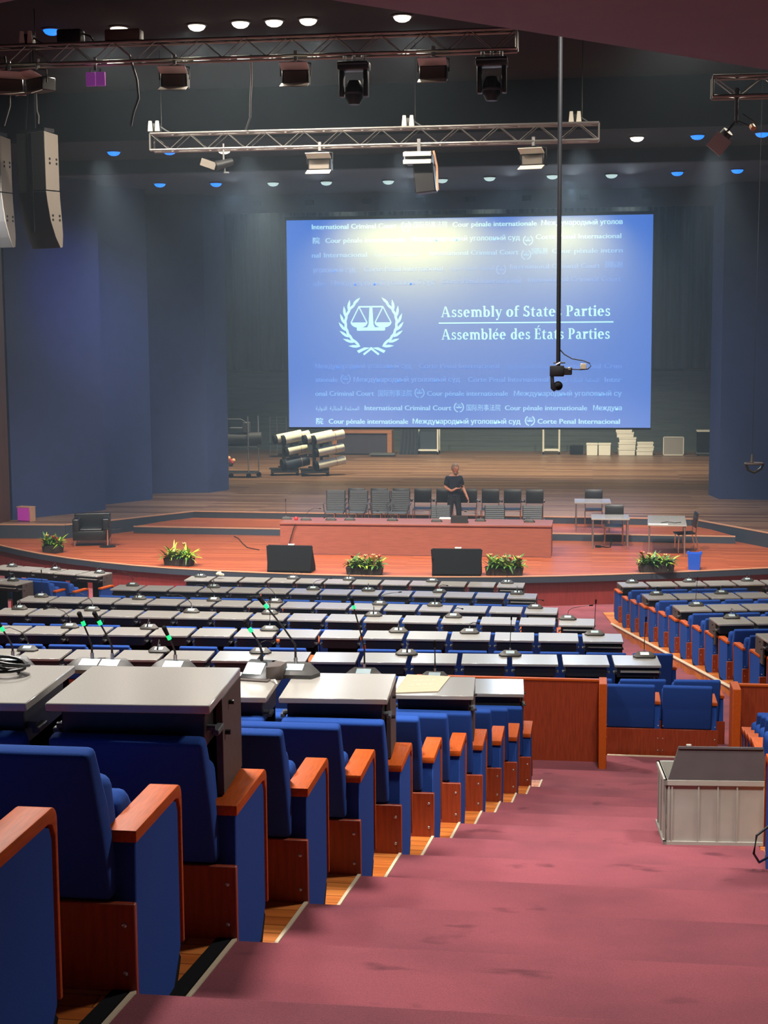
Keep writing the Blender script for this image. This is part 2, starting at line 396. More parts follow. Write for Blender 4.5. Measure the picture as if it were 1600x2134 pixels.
top = MB(); top.prism(edge + [(8.5, 40), (-19, 40)], ZS - 0.1, ZS, 'z'); struct('floor_forestage', top, 'stagewood')
fs = MB(); fs.prism(inset(edge, 0.06) + [(8.5, 39), (-19, 39)], -0.3, ZS - 0.13, 'z'); struct('wall_stage_front', fs, 'fascia')
ed = MB(); ed.prism(inset(edge, -0.03) + inset(edge, 0.06)[::-1], ZS - 0.14, ZS - 0.004, 'z'); struct('trim_4', ed, 'dbl')
ed = MB(); ed.prism(inset(edge, -0.035) + inset(edge, 0.03)[::-1], ZS - 0.012, ZS + 0.006, 'z'); struct('trim_5', ed, 'edge')
mid = [(-11.85, 37.85), (3.45, 37.25)]
up = [(-19, 36.2), (-15.2, 36.55), (-13.27, 36.65), (-12.41, 37.63), (-10.74, 39.77), (2.53, 39.18), (4.15, 36.62), (8.5, 30.5)]
b = MB(); b.prism(mid + [(2.6, 39.4), (-10.8, 40)], ZS - 0.05, ZM, 'z'); struct('floor_middle_stage', b, 'stagewood')
b = MB(); b.prism(up + [(9, 62), (-19, 62)], 0.3, ZU, 'z'); struct('floor_upper_stage', b, 'backwood')
def strip(pts, z0, z1, out, inn):
    b = MB()
    for (x0, y0), (x1, y1) in zip(pts, pts[1:]):
        d = Vector((x1 - x0, y1 - y0)).normalized(); nn = Vector((d.y, -d.x))
        q = [Vector((x0, y0)) + nn * out, Vector((x1, y1)) + nn * out, Vector((x1, y1)) - nn * inn, Vector((x0, y0)) - nn * inn]
        b.prism([tuple(v) for v in q], z0, z1, 'z')
    return b
struct('trim_6', strip(mid, ZS, ZM - 0.012, 0.012, 0.02), 'dbl'); struct('trim_7', strip(mid, ZM - 0.02, ZM + 0.006, 0.02, 0.05), 'edge')
struct('trim_8', strip(up, ZS - 0.2, ZU - 0.012, 0.012, 0.02), 'dbl'); struct('trim_9', strip(up, ZU - 0.02, ZU + 0.006, 0.02, 0.05), 'edge')

# ---- wings, walls
def panel(pts, th, z0, z1):
    b = MB()
    for (x0, y0), (x1, y1) in zip(pts, pts[1:]):
        d = Vector((x1 - x0, y1 - y0)).normalized(); nn = Vector((-d.y, d.x)) * th
        b.prism([(x0, y0), (x1, y1), (x1 + nn.x, y1 + nn.y), (x0 + nn.x, y0 + nn.y)], z0, z1, 'z')
    return b
struct('wall_left_wood', panel([(-19, 10), (-17, 24), (-14.97, 37.3)], 0.2, -0.4, 13), 'woodwall')
struct('wall_left_wing', panel([(-14.95, 37.4), (-13.24, 39.79)], 0.25, ZU, 12), 'wall_blue')
struct('wall_left_wing_middle', panel([(-13.75, 40.95), (-12.7, 42.46)], 0.25, ZU, 12), 'wall_blue')
struct('wall_left_wing_inner', panel([(-13.4, 43.95), (-11.53, 44.39), (-11.1, 45.26)], 0.3, ZU, 12), 'wall_blue')
struct('wall_right_wing', panel([(3.37, 44.98), (3.58, 43.84), (9.2, 43.3)], 0.3, ZU, 12), 'wall_blue')
struct('wall_right', panel([(9, 43.5), (9, 10)], 0.3, -0.4, 13), 'wall_dark')
struct('wall_stage_left', panel([(-15.5, 62), (-15.5, 41)], -0.3, ZU, 13), 'wall_dark')
struct('wall_stage_right', panel([(9, 62), (9, 44)], 0.3, ZU, 13), 'wall_dark')
b = MB(); b.box(-16, 9.5, 61.2, 61.5, ZU, 13); struct('wall_back_upper', b, 'wall_dark')
b = MB(); b.box(-16, 9.5, 60.9, 61.2, ZU, 4.12)
for i in range(14): b.box(-16, 9.5, 60.885, 60.92, ZU + 0.2 + i * 0.21, ZU + 0.3 + i * 0.21)
struct('wall_back_lower', b, 'rear')
b = MB(); b.box(-16, 9.5, 60.75, 61.2, 4.12, 4.2); b.box(-16, 9.5, 60.7, 60.78, 3.95, 4.0); struct('trim_10', b, 'rear')
# pleated curtains either side of the screen
def curtain(x0, x1, Y, z0, z1, label):
    b = bmesh.new(); N = int((x1 - x0) / 0.07); bot = []; tp = []
    for i in range(N + 1):
        x = x0 + (x1 - x0) * i / N
        y = Y + 0.16 * math.sin(i * 0.9) + 0.05 * math.sin(i * 0.37 + 1)
        bot.append(b.verts.new((x, y, z0))); tp.append(b.verts.new((x, y - 0.01, z1)))
    for i in range(N): b.faces.new((bot[i], bot[i + 1], tp[i + 1], tp[i]))
    me = bpy.data.meshes.new('curtain'); b.to_mesh(me); b.free(); me.materials.append(M['curtain']); me.shade_smooth()
    o = link('stage_curtain', me); sm = o.modifiers.new('thick', 'SOLIDIFY'); sm.thickness = 0.02
    tag(o, label, 'curtain')
curtain(-15, -4.3, 59.6, 4.35, 12.92, 'dark pleated stage curtain behind the screen, on the side of the wheeled carts')
curtain(-4.2, 8.5, 59.6, 4.35, 12.92, 'dark pleated stage curtain behind the screen, on the side of the white boxes')
# ---- overhead: stepped soffits, open dark grid, auditorium ceiling panel
b = MB(); b.box(-19, 12, 44.9, 45.4, 9.40, 10.0); b.box(-19, 12, 38.0, 45.4, 9.9, 10.06); b.box(-19, 12, 45.4, 61, 12.9, 13.1); struct('ceiling_soffit', b, 'header')
b = MB(); b.box(-19, 12, 44.82, 44.9, 9.36, 9.58); struct('trim_11', b, 'header')
b = MB(); b.box(-19, 12, 37.8, 38.05, 9.86, 10.3); b.box(-19, 12, 33.9, 38.0, 10.2, 10.36); b.box(-19, 12, 33.8, 34.05, 10.16, 11.4); b.box(-19, 12, 14, 34, 11.25, 11.4); struct('ceiling', b, 'ceil')
c0, c1 = atz(640, -8, 9.3), atz(1760, 171, 9.3)
b = MB(); b.prism([(c0.x, c0.y), (c1.x, c1.y), (c1.x + 6, c1.y - 2), (c1.x + 4, 6), (c0.x - 4, 6), (c0.x - 1.6, c0.y - 3)], 9.3, 9.5, 'z')
struct('ceiling_cloud', b, 'cloud')
c2 = atz(62, -6, 9.3); b = MB(); b.prism([(c2.x, c2.y), (c2.x - 2.2, c2.y + 1.2), (c2.x - 6, c2.y), (c2.x - 6, c2.y - 8), (c2.x - 0.2, c2.y - 8)], 9.3, 9.5, 'z')
struct('ceiling_cloud_left', b, 'cloud')
# dark ventilation boxes along the stage header
for i, x in enumerate((535, 645, 765, 875, 980, 1097, 1217, 1347)):
    p = aty(x, 428 - 0.0225 * (x - 535), 44.9)
    o = MB(); o.box(-0.13, 0.13, -0.06, 0.02, -0.11, 0.11, 0.01); solo('vent_box', o, 'blackmat', f'small dark square vent on the stage header above the screen, {ORD[i + 1]} from the loudspeaker side', 'vent', p, 0, 'dark square vents on the stage header')

# ================================================================== SEATS
def seat_maker(m=1, bolts=False, flat=False, bare=False):
    """auditorium seat, faces +y, origin on its own floor at the panel's back line; arm on the side of sign m"""
    def make():
        t = thing('auditorium_seat', 'x', 'seat')
        def X(a, b): return (a, b) if m > 0 else (-b, -a)
        wx = X(-0.26, 0.33)
        b = MB(); pt = 0.35 if flat else 0.445; b.box(wx[0], wx[1], 0.0, 0.022, 0.03, pt, 0.003, 1); part('back_panel', b, 'redwood', t)
        bx = X(-0.245, 0.262)
        pr = [(0.012, 0.445), (-0.045, 0.65), (-0.138, 0.89), (-0.078, 0.905), (0.02, 0.72), (0.10, 0.445)]
        if flat: pr = [(0.012, 0.35), (-0.045, 0.58), (-0.125, 0.83), (-0.065, 0.845), (0.02, 0.66), (0.10, 0.35)]
        if not bare: b = MB(); b.prism(pr, bx[0], bx[1], 'x', 0.018, 3); part('backrest', b, 'fabric', t)
        cx = X(-0.25, 0.285)
        if not bare: b = MB(); b.prism([(0.05, 0.45), (0.0, 0.74), (0.05, 0.79), (0.13, 0.77), (0.17, 0.62), (0.17, 0.45)], cx[0], cx[1] - (0.045 if m > 0 else 0) , 'x', 0.035, 3); part('back_cushion', b, 'fabric', t)
        sx = X(-0.24, 0.235)
        if not bare: b = MB(); b.prism([(0.18, 0.26), (0.19, 0.66), (0.27, 0.69), (0.33, 0.62), (0.32, 0.28)], sx[0], sx[1], 'x', 0.03, 3); part('seat_cushion', b, 'fabric', t)
        ax = X(0.248, 0.318)
        side = [(0.03, 0.03), (0.062, 0.6), (0.43, 0.6), (0.465, 0.585), (0.48, 0.55), (0.48, 0.13), (0.40, 0.03)]
        b = MB(); b.prism(side, ax[0], ax[1], 'x', 0.004, 1); part('side_panel', b, 'fabric', t)
        tx = X(0.236, 0.326)
        arc = [(0.46 + 0.04 * math.sin(a), 0.595 + 0.04 * math.cos(a)) for a in [i * math.pi / 12 for i in range(7)]]
        pts = [(0.045, 0.6), (0.045, 0.635)] + arc + [(0.5, 0.14), (0.483, 0.14), (0.483, 0.56), (0.465, 0.592), (0.44, 0.6)]
        b = MB(); b.prism(pts, tx[0], tx[1], 'x', 0.004, 2); part('armrest', b, 'armwood', t, 'orange wooden armrest with rounded front')
        if bolts:
            fx = X(0.255, 0.315)
            b = MB(); b.prism([(0.06, 0.0), (0.05, 0.04), (0.41, 0.04), (0.47, 0.11), (0.49, 0.09), (0.43, 0.0)], fx[0], fx[1], 'x'); part('foot', b, 'blackmat', t)
            for z in (0.12, 0.25, 0.385):
                for xx in ((0.3, -0.235) if m > 0 else (-0.3, 0.235)):
                    b = MB(); b.sph((xx, -0.001, z), 0.0075, (1, 0.5, 1), 10); part('bolt', b, 'steel', t)
        else:
            b = MB(); b.box(-0.03, 0.03, 0.1, 0.3, 0, 0.27, 0.005, 1); part('foot', b, 'blackmat', t)
        return t
    return make
end_seat = Proto(seat_maker(1, True)); mid_seat = Proto(seat_maker(1)); end_seat_m = Proto(seat_maker(-1, True)); mid_seat_m = Proto(seat_maker(-1))
flat_mid = Proto(seat_maker(1, False, True)); flat_end = Proto(seat_maker(1, True, True)); flat_mid_m = Proto(seat_maker(-1, False, True)); flat_end_m = Proto(seat_maker(-1, True, True)); bare_end_m = Proto(seat_maker(-1, True, True, True)); bare_end = Proto(seat_maker(1, True, True, True))
PITCH_S = 0.59
up_name = lambda k: f'{ORD[11 - k]} up from the wooden barrier'
for k in range(-1, 11):
    X = -1.207 + 0.0722 * k - 0.33; Y = Yb(k); z = zn(k + 1)
    end_seat((X, Y, z), 0, f'blue end seat by the red steps, {up_name(k)}', 'blue seats climbing beside the red steps')
    nn = 1 if k < 1 else (2 if k < 3 else 1)
    if k == -1: nn = 0
    for i in range(nn):
        mid_seat((X - PITCH_S * (i + 1), Y, z), 0, f'blue seat {("next to", "two in from")[i]} the end seat, red steps side, {ORD[11 - k]} row above the barrier', 'blue seats climbing beside the red steps')
for k in range(4, 11):
    if k in (5, 6): continue
    Y = Yb(k); end_seat_m((xr(Y) + 0.34, Y, zn(k + 1)), 0, f'blue end seat across the red steps, {up_name(k)}', 'blue seats across the red steps')
for i, xx in enumerate((1.32, 0.735)):
    flat_end((xx - 0.33, 15.72, 1.335), 0, ('blue seat of the pair beyond the wooden barrier, nearer the open carpet' , 'blue seat of the pair beyond the wooden barrier, against its post')[i], 'pair of blue seats beyond the wooden barrier')

# ================================================================== DESKS
DW, DD = 0.532, 0.545
def desk_maker(end=0, near=False):
    """desk unit, origin under the near edge centre at tabletop height; near edge at y=0, faces +y"""
    def make():
        t = thing('desk', 'x', 'desk')
        b = MB(); b.box(-DW / 2, DW / 2, 0, DD, -0.028, 0, 0.003, 1); part('desktop', b, 'laminate', t)
        b = MB(); b.box(-0.235, 0.235, 0.07, 0.5, -0.16, -0.03, 0.004, 1); part('drawer', b, 'black', t)
        b = MB(); b.box(-0.225, 0.225, 0.505, 0.53, -0.86, -0.03); part('modesty_panel', b, 'blackmat', t)
        for s in (-1, 1):
            b = MB(); b.cyl((s * 0.262, 0.11, -0.10), (s * 0.225, 0.11, -0.10), 0.011, n=8); b.box(s * 0.262 - 0.012, s * 0.262 + 0.012, 0.10, 0.19, -0.125, -0.105, 0.003, 1)
            part('latch', b, 'rib', t)
        if end:
            x = end * 0.252
            b = MB(); b.box(x - 0.012, x + 0.012, 0.22, DD + 0.01, -0.36, -0.03, 0.002, 1); b.box(end * 0.205 - 0.02, end * 0.205 + 0.02, DD - 0.045, DD - 0.015, -0.9, -0.03)
            part('side_panel', b, 'browngrey', t)
            b = MB(); b.cyl((x - 0.012 * end - 0.1 * end, 0.26, -0.155), (x + 0.03 * end, 0.26, -0.155), 0.009, n=8); part('rod', b, 'black', t)
            b = MB(); b.cyl((x - 0.012 * end - 0.05 * end, 0.33, -0.07), (x + 0.03 * end, 0.33, -0.07), 0.008, n=8); part('rod', b, 'black', t)
        return t
    return make
desk = Proto(desk_maker()); desk_er = Proto(desk_maker(1)); desk_el = Proto(desk_maker(-1)); desk_near = Proto(desk_maker(1, True))
GD = 'grey desks in the stepped rows'
# upper block, one desk row over every third seat row
ups = [(1, 'topmost desk row, highest above the stage', 2), (4, 'second desk row from the top', 2), (7, 'third desk row from the top', 1), (10, 'fourth desk row from the top', 1)]
UPDESK = {}
for k, nm, cnt in ups:
    Y = 4.53 + 2.55 * (k - 1) / 3; z = 4.68 - 0.2 * (k - 1); X = -1.19 + 0.0722 * (k - 1) - DW / 2
    for i in range(cnt):
        extra = {(1, 0): 'large grey desk nearest the red steps', (1, 1): 'grey desk with a coiled headset cable', (4, 0): 'bare grey desk', (4, 1): 'grey desk under the lit tablet unit', (7, 0): 'grey desk under an open newspaper', (10, 0): 'grey desk meeting the wooden barrier'}[(k, i)]
        (desk_near if i == 0 else desk)((X - 0.592 * i, Y - 0.032 * i, z), R_(3.0), f'{extra}, {nm}', GD)
        UPDESK[(k, i)] = Vector((X - 0.592 * i, Y, z))
# middle block: rows counted from the stage
def rowspec(D, r, l, n):
    a = EYE + _ray(*r) * D; b_ = atz(l[0], l[1], a.z); d = Vector((b_.x - a.x, b_.y - a.y, 0)).normalized()
    return a, d, n
rows = [rowspec(30.2, (1090, 1226), (377, 1211), 12), rowspec(27.9, (1116, 1253), (216, 1233), 14), rowspec(24.9, (1160, 1276), (36, 1250), 16),
        rowspec(22.5, (1239, 1303), (50, 1280), 16), rowspec(20.05, (1299, 1340), (38, 1322), 15), rowspec(17.4, (1378, 1386), (32, 1371), 14)]
# middle of the bend at the far end of the front row: last units swing towards the stage
rowz = []
skip_seats = {(5, 8), (5, 12), (5, 13), (4, 6), (4, 10), (3, 5), (3, 11)}
for i, (a, d, n) in enumerate(rows):
    th = math.atan2(-d.y, -d.x)
    a.z = (0.75, 0.93, 1.21, 1.475, 1.735, 2.005)[i]; rowz.append(a.z)
    for u in range(n):
        c = a + d * (0.59 * u + DW / 2)
        nm = f'{ORD[u + 1]} grey desk from the aisle, {ORD[i + 1]} desk row from the stage, middle block'
        P = desk_er if u == 0 else (desk_el if (u == n - 1 and i < 3) else desk)
        q_ = P((c.x, c.y, a.z), th, nm, GD)
        if u == 0 and i in (0, 4): b = MB(); b.box(-0.2, 0.24, -0.01, 0.05, -0.085, -0.07); part('shelf', b, 'laminate', q_, 'pale shelf edge')
    for u in range(-1 if i in (4, 5) else 0, n):
        if (i, u) in skip_seats or (i == 5 and u > 7): continue
        c = a + d * (0.59 * u + DW / 2 - 0.02)
        zz = floor_z(c.y - 0.8)
        zz = a.z - 0.83
        flat_mid((c.x, c.y - 0.66, zz), th, (f'blue seat behind the {ORD[u + 1]} desk from the aisle, {ORD[i + 1]} desk row from the stage' if u >= 0 else f'blue aisle seat just past the end of the {ORD[i + 1]} desk row from the stage'), 'blue seats behind the middle desks')
# side block across the aisle
RN = {}
for r, n in enumerate((6, 5, 4, 3, 2)):
    base = [(0.613, 30.174, 0.75), (1.031, 27.66, 0.95), (1.463, 25.1, 1.215), (1.876, 22.53, 1.5), (2.30, 20.0, 1.77)][r]
    B0 = Vector(base)
    for u in range(n):
        c = B0 + RER * (0.59 * u + DW / 2)
        (desk_el if u == 0 else desk)((c.x, c.y, base[2]), RA, f'{ORD[u + 1]} grey desk from the aisle, {ORD[r + 1]} desk row from the stage, side block', GD)
for j in range(0, 14):
    p = rseat(j); n = 1 if j % 3 == 0 else 4
    for u in range(n):
        q = p + RER * (0.33 + 0.59 * u)
        nm = f'blue end seat by the white floor strip, {ORD[j + 1]} from the stage' if u == 0 else f'blue seat {ORD[u + 1]} in from the white floor strip, {ORD[j + 1]} row from the stage'
        ((bare_end_m if j % 3 == 0 else flat_end_m) if u == 0 else flat_mid_m)((q.x, q.y, p.z), RA, nm, 'blue seats of the side block')
# block beyond the middle, turned the other way
LA = R_(-17); LER = Vector((math.cos(LA), math.sin(LA), 0)); LEF = Vector((-LER.y, LER.x, 0))
for r, (bx, by, z, n) in enumerate(((-10.34, 30.4, 0.75, 5), (-11.25, 28.15, 0.93, 3))):
    for u in range(n):
        c = Vector((bx, by, 0)) - LER * (0.59 * u + DW / 2)
        (desk_er if u == 0 else desk)((c.x, c.y, z), LA, f'{ORD[u + 1]} grey desk from the gap, {("front", "second")[r]} row of the far block below the armchair', GD)
for i, (x, y, Y0) in enumerate(((123, 1213, 0.83), (78, 1207, 0.83), (38, 1206, 0.83))):
    p = atz(x, y, Y0)
    flat_mid((p.x, p.y + 0.1, 0), LA, f'blue seat in the far block below the armchair, {("nearest", "second from", "third from")[i]} the gap', 'blue seats of the far block')
p = atz(82, 1212, 0.9); flat_mid((p.x, p.y + 0.1, 0.07), LA, 'blue seat half hidden by the second desk row of the far block', 'blue seats of the far block')
p = atz(218, 1222, 0.62); bare_end((p.x - 0.29, p.y - 0.25, 0), LA, 'seat end with orange armrest in shade under the front desks of the far block', 'blue seats of the far block')

# ================================================================== WOODEN BARRIERS
t = thing('barrier', 'red-brown wooden barrier with an orange top rail, beside the pair of blue seats', 'barrier', (0, 15.34, 1.42))
b = MB(); b.box(-1.8, 0.085, 0, 0.03, -0.02, 0.845); part('panel', b, 'redwood', t)
b = MB(); b.box(-1.8, 0.085, -0.012, 0.042, 0.845, 0.868, 0.003, 1); part('top_rail', b, 'armwood', t)
b = MB(); b.box(0.085, 0.165, -0.25, 0.06, -0.03, 0.88, 0.004, 1); part('post', b, 'armwood', t)
p = atz(1526, 1428, 2.3)
t = thing('barrier', 'shorter red-brown wooden barrier with orange cap, behind the grey crate', 'barrier', (p.x, 15.3, 1.42))
b = MB(); b.box(0.07, 2.2, 0.0, 0.03, -0.3, 0.845); part('panel', b, 'redwood', t)
b = MB(); b.box(0.07, 2.2, -0.012, 0.042, 0.845, 0.868, 0.003, 1); part('top_rail', b, 'armwood', t)
b = MB(); b.box(-0.01, 0.07, -0.3, 0.06, -0.5, 0.88, 0.004, 1); part('post', b, 'armwood', t)

# ================================================================== MICROPHONE UNITS
def mic_maker(shape, lit=False, disp='lcd'):
    """conference unit, origin at desk level, front (display) towards -y, gooseneck of one of several bends"""
    def make():
        t = thing('microphone_unit', 'x', 'microphone')
        b = MB()
        o = [(-0.135, 0.02), (-0.10, -0.055), (0.10, -0.055), (0.135, 0.02), (0.10, 0.075), (-0.10, 0.075)]
        b2 = bmesh.new(); z0, z1 = 0.012, (0.02, 0.02, 0.02, 0.05, 0.075, 0.075, 0.05)
        lo = [b2.verts.new((x, y, 0.0)) for x, y in o]
        md = [b2.verts.new((x, y, 0.02)) for x, y in o]
        tp = [b2.verts.new((x * 0.72, y * 0.72 + 0.004, 0.036 + 0.30 * (y * 0.72 + 0.04))) for x, y in o]
        for A, B in ((lo, md), (md, tp)):
            for i in range(6): b2.faces.new((A[i], A[(i + 1) % 6], B[(i + 1) % 6], B[i]))
        b2.faces.new(tp); b2.faces.new(lo[::-1]); bmesh.ops.recalc_face_normals(b2, faces=b2.faces); b._merge(b2)
        part('body', b, 'micgrey', t)
        s = MB(); h = lambda y: 0.036 + 0.30 * (y + 0.036) + 0.0025
        s.quad((-0.05, -0.03, h(-0.03)), (0.05, -0.03, h(-0.03)), (0.05, 0.035, h(0.035)), (-0.05, 0.035, h(0.035))); part('display', s, disp, t, 'pale display')
        s = MB(); s.box(-0.085, 0.085, -0.052, -0.046, 0.006, 0.018); part('front_strip', s, 'steel', t)
        z = 0.07
        g = {'up': [(0, 0.05, z), (0, 0.055, z + 0.08), (0.005, 0.05, z + 0.2), (0.012, 0.03, z + 0.36)],
             'side': [(0, 0.05, z), (-0.01, 0.05, z + 0.07), (-0.08, 0.03, z + 0.16), (-0.2, -0.0, z + 0.22), (-0.3, -0.03, z + 0.21)],
             'sideb': [(0, 0.05, z), (0.01, 0.05, z + 0.06), (0.06, 0.05, z + 0.1), (0.18, 0.04, z + 0.13), (0.32, 0.03, z + 0.15)],
             'low': [(0, 0.05, z), (0, 0.06, z + 0.05), (0.0, 0.03, z + 0.08), (0.01, -0.04, z + 0.07), (0.015, -0.1, z + 0.03)],
             'fwd': [(0, 0.05, z), (0.0, 0.07, z + 0.05), (0.05, 0.14, z + 0.06), (0.1, 0.24, z + 0.03)]}[shape]
        part('gooseneck', MB().tube(g, 0.005, 6), 'black', t)
        a, c = Vector(g[-2]), Vector(g[-1]); d = (c - a).normalized()
        m = MB(); m.cyl(c, c + d * 0.045, 0.009, 0.011, 8); m.sph(c + d * 0.05, 0.012, n=8); part('microphone_head', m, 'blackmat', t)
        m = MB(); m.cyl((0, 0.05, z - 0.012), (0, 0.05, z + 0.02), 0.01, n=8); part('socket', m, 'steel', t)
        if lit: m = MB(); m.cyl(c - d * 0.022, c, 0.011, n=10); part('light_ring', m, 'green', t, 'glowing green ring')
        return t
    return make
mics = {k: Proto(mic_maker(k)) for k in ('up', 'side', 'sideb', 'low', 'fwd')}
mic_b = Proto(mic_maker('side', disp='lcd2')); mic_lit = Proto(mic_maker('up', True)); mic_lit_s = Proto(mic_maker('side', True))
GM = 'conference microphone units on the desks'
shp = ['low', 'fwd', 'low', 'up', 'low', 'side', 'low', 'sideb']
micpx = [[413, 607, 725, 900, 1057], [270, 440, 649, 765, 915, 1078], [77, 283, 440, 569, 789, 905, 1116], [30, 183, 392, 557, 776, 944, 1185],
         [135, 302, 556, 828, 978, 1242], [44, 322, 536, 845, 1064, 1348]]
special = {(3, 2): 'b', (5, 5): 'up', (4, 5): 'up', (3, 6): 'sideb', (2, 2): 'b', (2, 3): 'b', (5, 0): 'side', (3, 1): 'side', (4, 0): 'side', (4, 4): 'fwd', (3, 5): 'fwd'}
cnt = 0
for i, (a, d, n) in enumerate(rows):
    for q, x in enumerate(micpx[i]):
        # along the row, a little short of the far edge of the desks
        base = a + Vector((d.y, -d.x, 0)) * 0.0
        f = Vector((-d.y, d.x, 0)); f = f if f.y > 0 else -f
        r = _ray(x, 1000); 
        # meet of the upright sight plane with the row's mic line
        p0 = a + f * 0.42; n2 = Vector((-r.y, r.x, 0)); s = -(p0.dot(n2)) / d.dot(n2); c = p0 + d * s
        sh = special.get((i, q)) or shp[cnt % len(shp)]; cnt += 1
        P = mic_b if sh == 'b' else mics[sh]
        extra = ' with a bright display' if sh == 'b' else ''
        P((c.x, c.y, a.z), math.atan2(-d.y, -d.x), f'microphone unit{extra}, {ORD[len(micpx[i]) - q]} from the aisle, {ORD[i + 1]} desk row from the stage', GM)
for r, xs in enumerate(([1320, 1440, 1562], [1371, 1508], [1456], [1531])):
    B0 = Vector([(0.613, 30.174, 0.75), (1.031, 27.66, 0.95), (1.463, 25.1, 1.215), (1.876, 22.53, 1.5)][r]); f = Vector((-RER.y, RER.x, 0))
    for q, x in enumerate(xs):
        rr = _ray(x, 1000); p0 = B0 + f * 0.42; n2 = Vector((-rr.y, rr.x, 0)); s = -(p0.dot(n2)) / RER.dot(n2); c = p0 + RER * s
        mics['fwd' if r in (1,) else ('up' if r == 2 else 'low')]((c.x, c.y, B0.z), RA, f'black microphone unit, {ORD[q + 1]} from the aisle, {ORD[r + 1]} desk row, side block', GM)
for r, xs in enumerate(([201, 109, 18], [19])):
    B0 = Vector([(-10.34, 30.4, 0.75), (-11.25, 28.15, 0.93)][r])
    for q, x in enumerate(xs):
        rr = _ray(x, 1000); p0 = B0 + LEF * 0.36; n2 = Vector((-rr.y, rr.x, 0)); s = -(p0.dot(n2)) / LER.dot(n2); c = p0 + LER * s
        mics['low']((c.x, c.y, B0.z), LA, f'black microphone unit, {ORD[q + 1]} from the gap, {("front", "second")[r]} row of the far block', GM)
# units of the upper block whose raised microphones show over the near desks
def upmic(P, x, ybase, k, label, rz=0):
    Y = 4.53 + 2.55 * (k - 1) / 3 + 0.44; z = 4.68 - 0.2 * (k - 1); p = aty(x, ybase, Y)
    return P((p.x, Y, z), rz, label, GM)
class Tall(Proto): pass
def tall_maker(dx, h, lit):
    def make():
        t = mic_maker('up', False)()
        for c in list(t.children):
            if c.name.split('.')[0] in ('gooseneck', 'microphone_head'): bpy.data.objects.remove(c)
        g = [(0, 0.05, 0.07), (0, 0.05, 0.07 + h * 0.3), (dx * 0.4, 0.05, 0.07 + h * 0.6), (dx, 0.04, 0.07 + h)]
        part('gooseneck', MB().tube(g, [0.0065, 0.006, 0.005, 0.005], 8), 'black', t)
        c, d = Vector(g[-1]), (Vector(g[-1]) - Vector(g[-2])).normalized()
        m = MB(); m.cyl(c + d * 0.012, c + d * 0.05, 0.010, 0.012, 10); m.sph(c + d * 0.055, 0.013, n=10); part('microphone_head', m, 'blackmat', t)
        if lit: m = MB(); m.cyl(c - d * 0.014, c + d * 0.010, 0.011, n=12); part('light_ring', m, 'green', t, 'glowing green ring')
        return t
    return make
for x, k, dx, h, lit, lab in ((20, 4, -0.05, 0.14, True, 'microphone unit with green ring beyond the desk with the coiled cable'),
                              (186, 4, -0.04, 0.18, True, 'microphone unit with green ring, first beyond the gap of the topmost desks'),
                              (228, 4, -0.06, 0.185, True, 'microphone unit with green ring, second beyond the gap of the topmost desks'),
                              (360, 4, -0.03, 0.115, True, 'microphone unit with short neck and green ring beyond the large nearest desk'),
                              (612, 4, -0.15, 0.29, True, 'microphone unit with tall bent neck beside the tablet unit'),
                              (757, 7, -0.07, 0.42, True, 'microphone unit with tallest green-lit neck, beyond the bare grey desk'),
                              (905, 10, 0.0, 0.2, False, 'microphone unit with straight unlit neck beyond the open newspaper')):
    upmic(Proto(tall_maker(dx, h, lit)), x, 1390, k, lab)
# tablet unit on the desk beyond the nearest one
dk = UPDESK[(4, 1)]
p = atz(530, 1416, dk.z)
t = thing('tablet_unit', 'black conference unit with lit tablet screen and green-ringed microphone, beyond the nearest desk', 'microphone', (p.x, p.y, dk.z), R_(-8))
b = MB(); b.prism([(-0.03, 0.0), (-0.03, 0.012), (0.09, 0.075), (0.14, 0.075), (0.16, 0.0)], -0.07, 0.075, 'x', 0.004, 1); part('body', b, 'black', t)
b = MB(); b.prism([(-0.05, 0), (-0.05, 0.01), (0.11, 0.012), (0.13, 0.0)], -0.085, 0.09, 'x', 0.003, 1); part('base', b, 'browngrey', t)
b = MB(); b.quad((-0.062, -0.005, 0.0285), (0.035, -0.005, 0.0285), (0.035, 0.075, 0.0705), (-0.062, 0.075, 0.0705)); part('display', b, 'lcd2', t, 'lit display')
b = MB(); b.prism([(0.07, -0.02), (0.14, 0.02), (0.14, 0.11), (0.05, 0.14)], 0.0, 0.075, 'z', 0.004, 1); part('housing', b, 'browngrey', t)
g = [(0.0, 0.11, 0.07), (0.0, 0.115, 0.12), (-0.02, 0.12, 0.17), (-0.06, 0.11, 0.235)]
part('gooseneck', MB().tube(g, [0.009, 0.008, 0.005, 0.005], 8), 'black', t)
c, d = Vector(g[-1]), (Vector(g[-1]) - Vector(g[-2])).normalized()
b = MB(); b.cyl(c + d * 0.012, c + d * 0.05, 0.01, n=8); b.sph(c + d * 0.05, 0.012, n=8); part('microphone_head', b, 'blackmat', t)
b = MB(); b.cyl(c - d * 0.014, c + d * 0.010, 0.011, n=12); part('light_ring', b, 'green', t, 'glowing green ring')
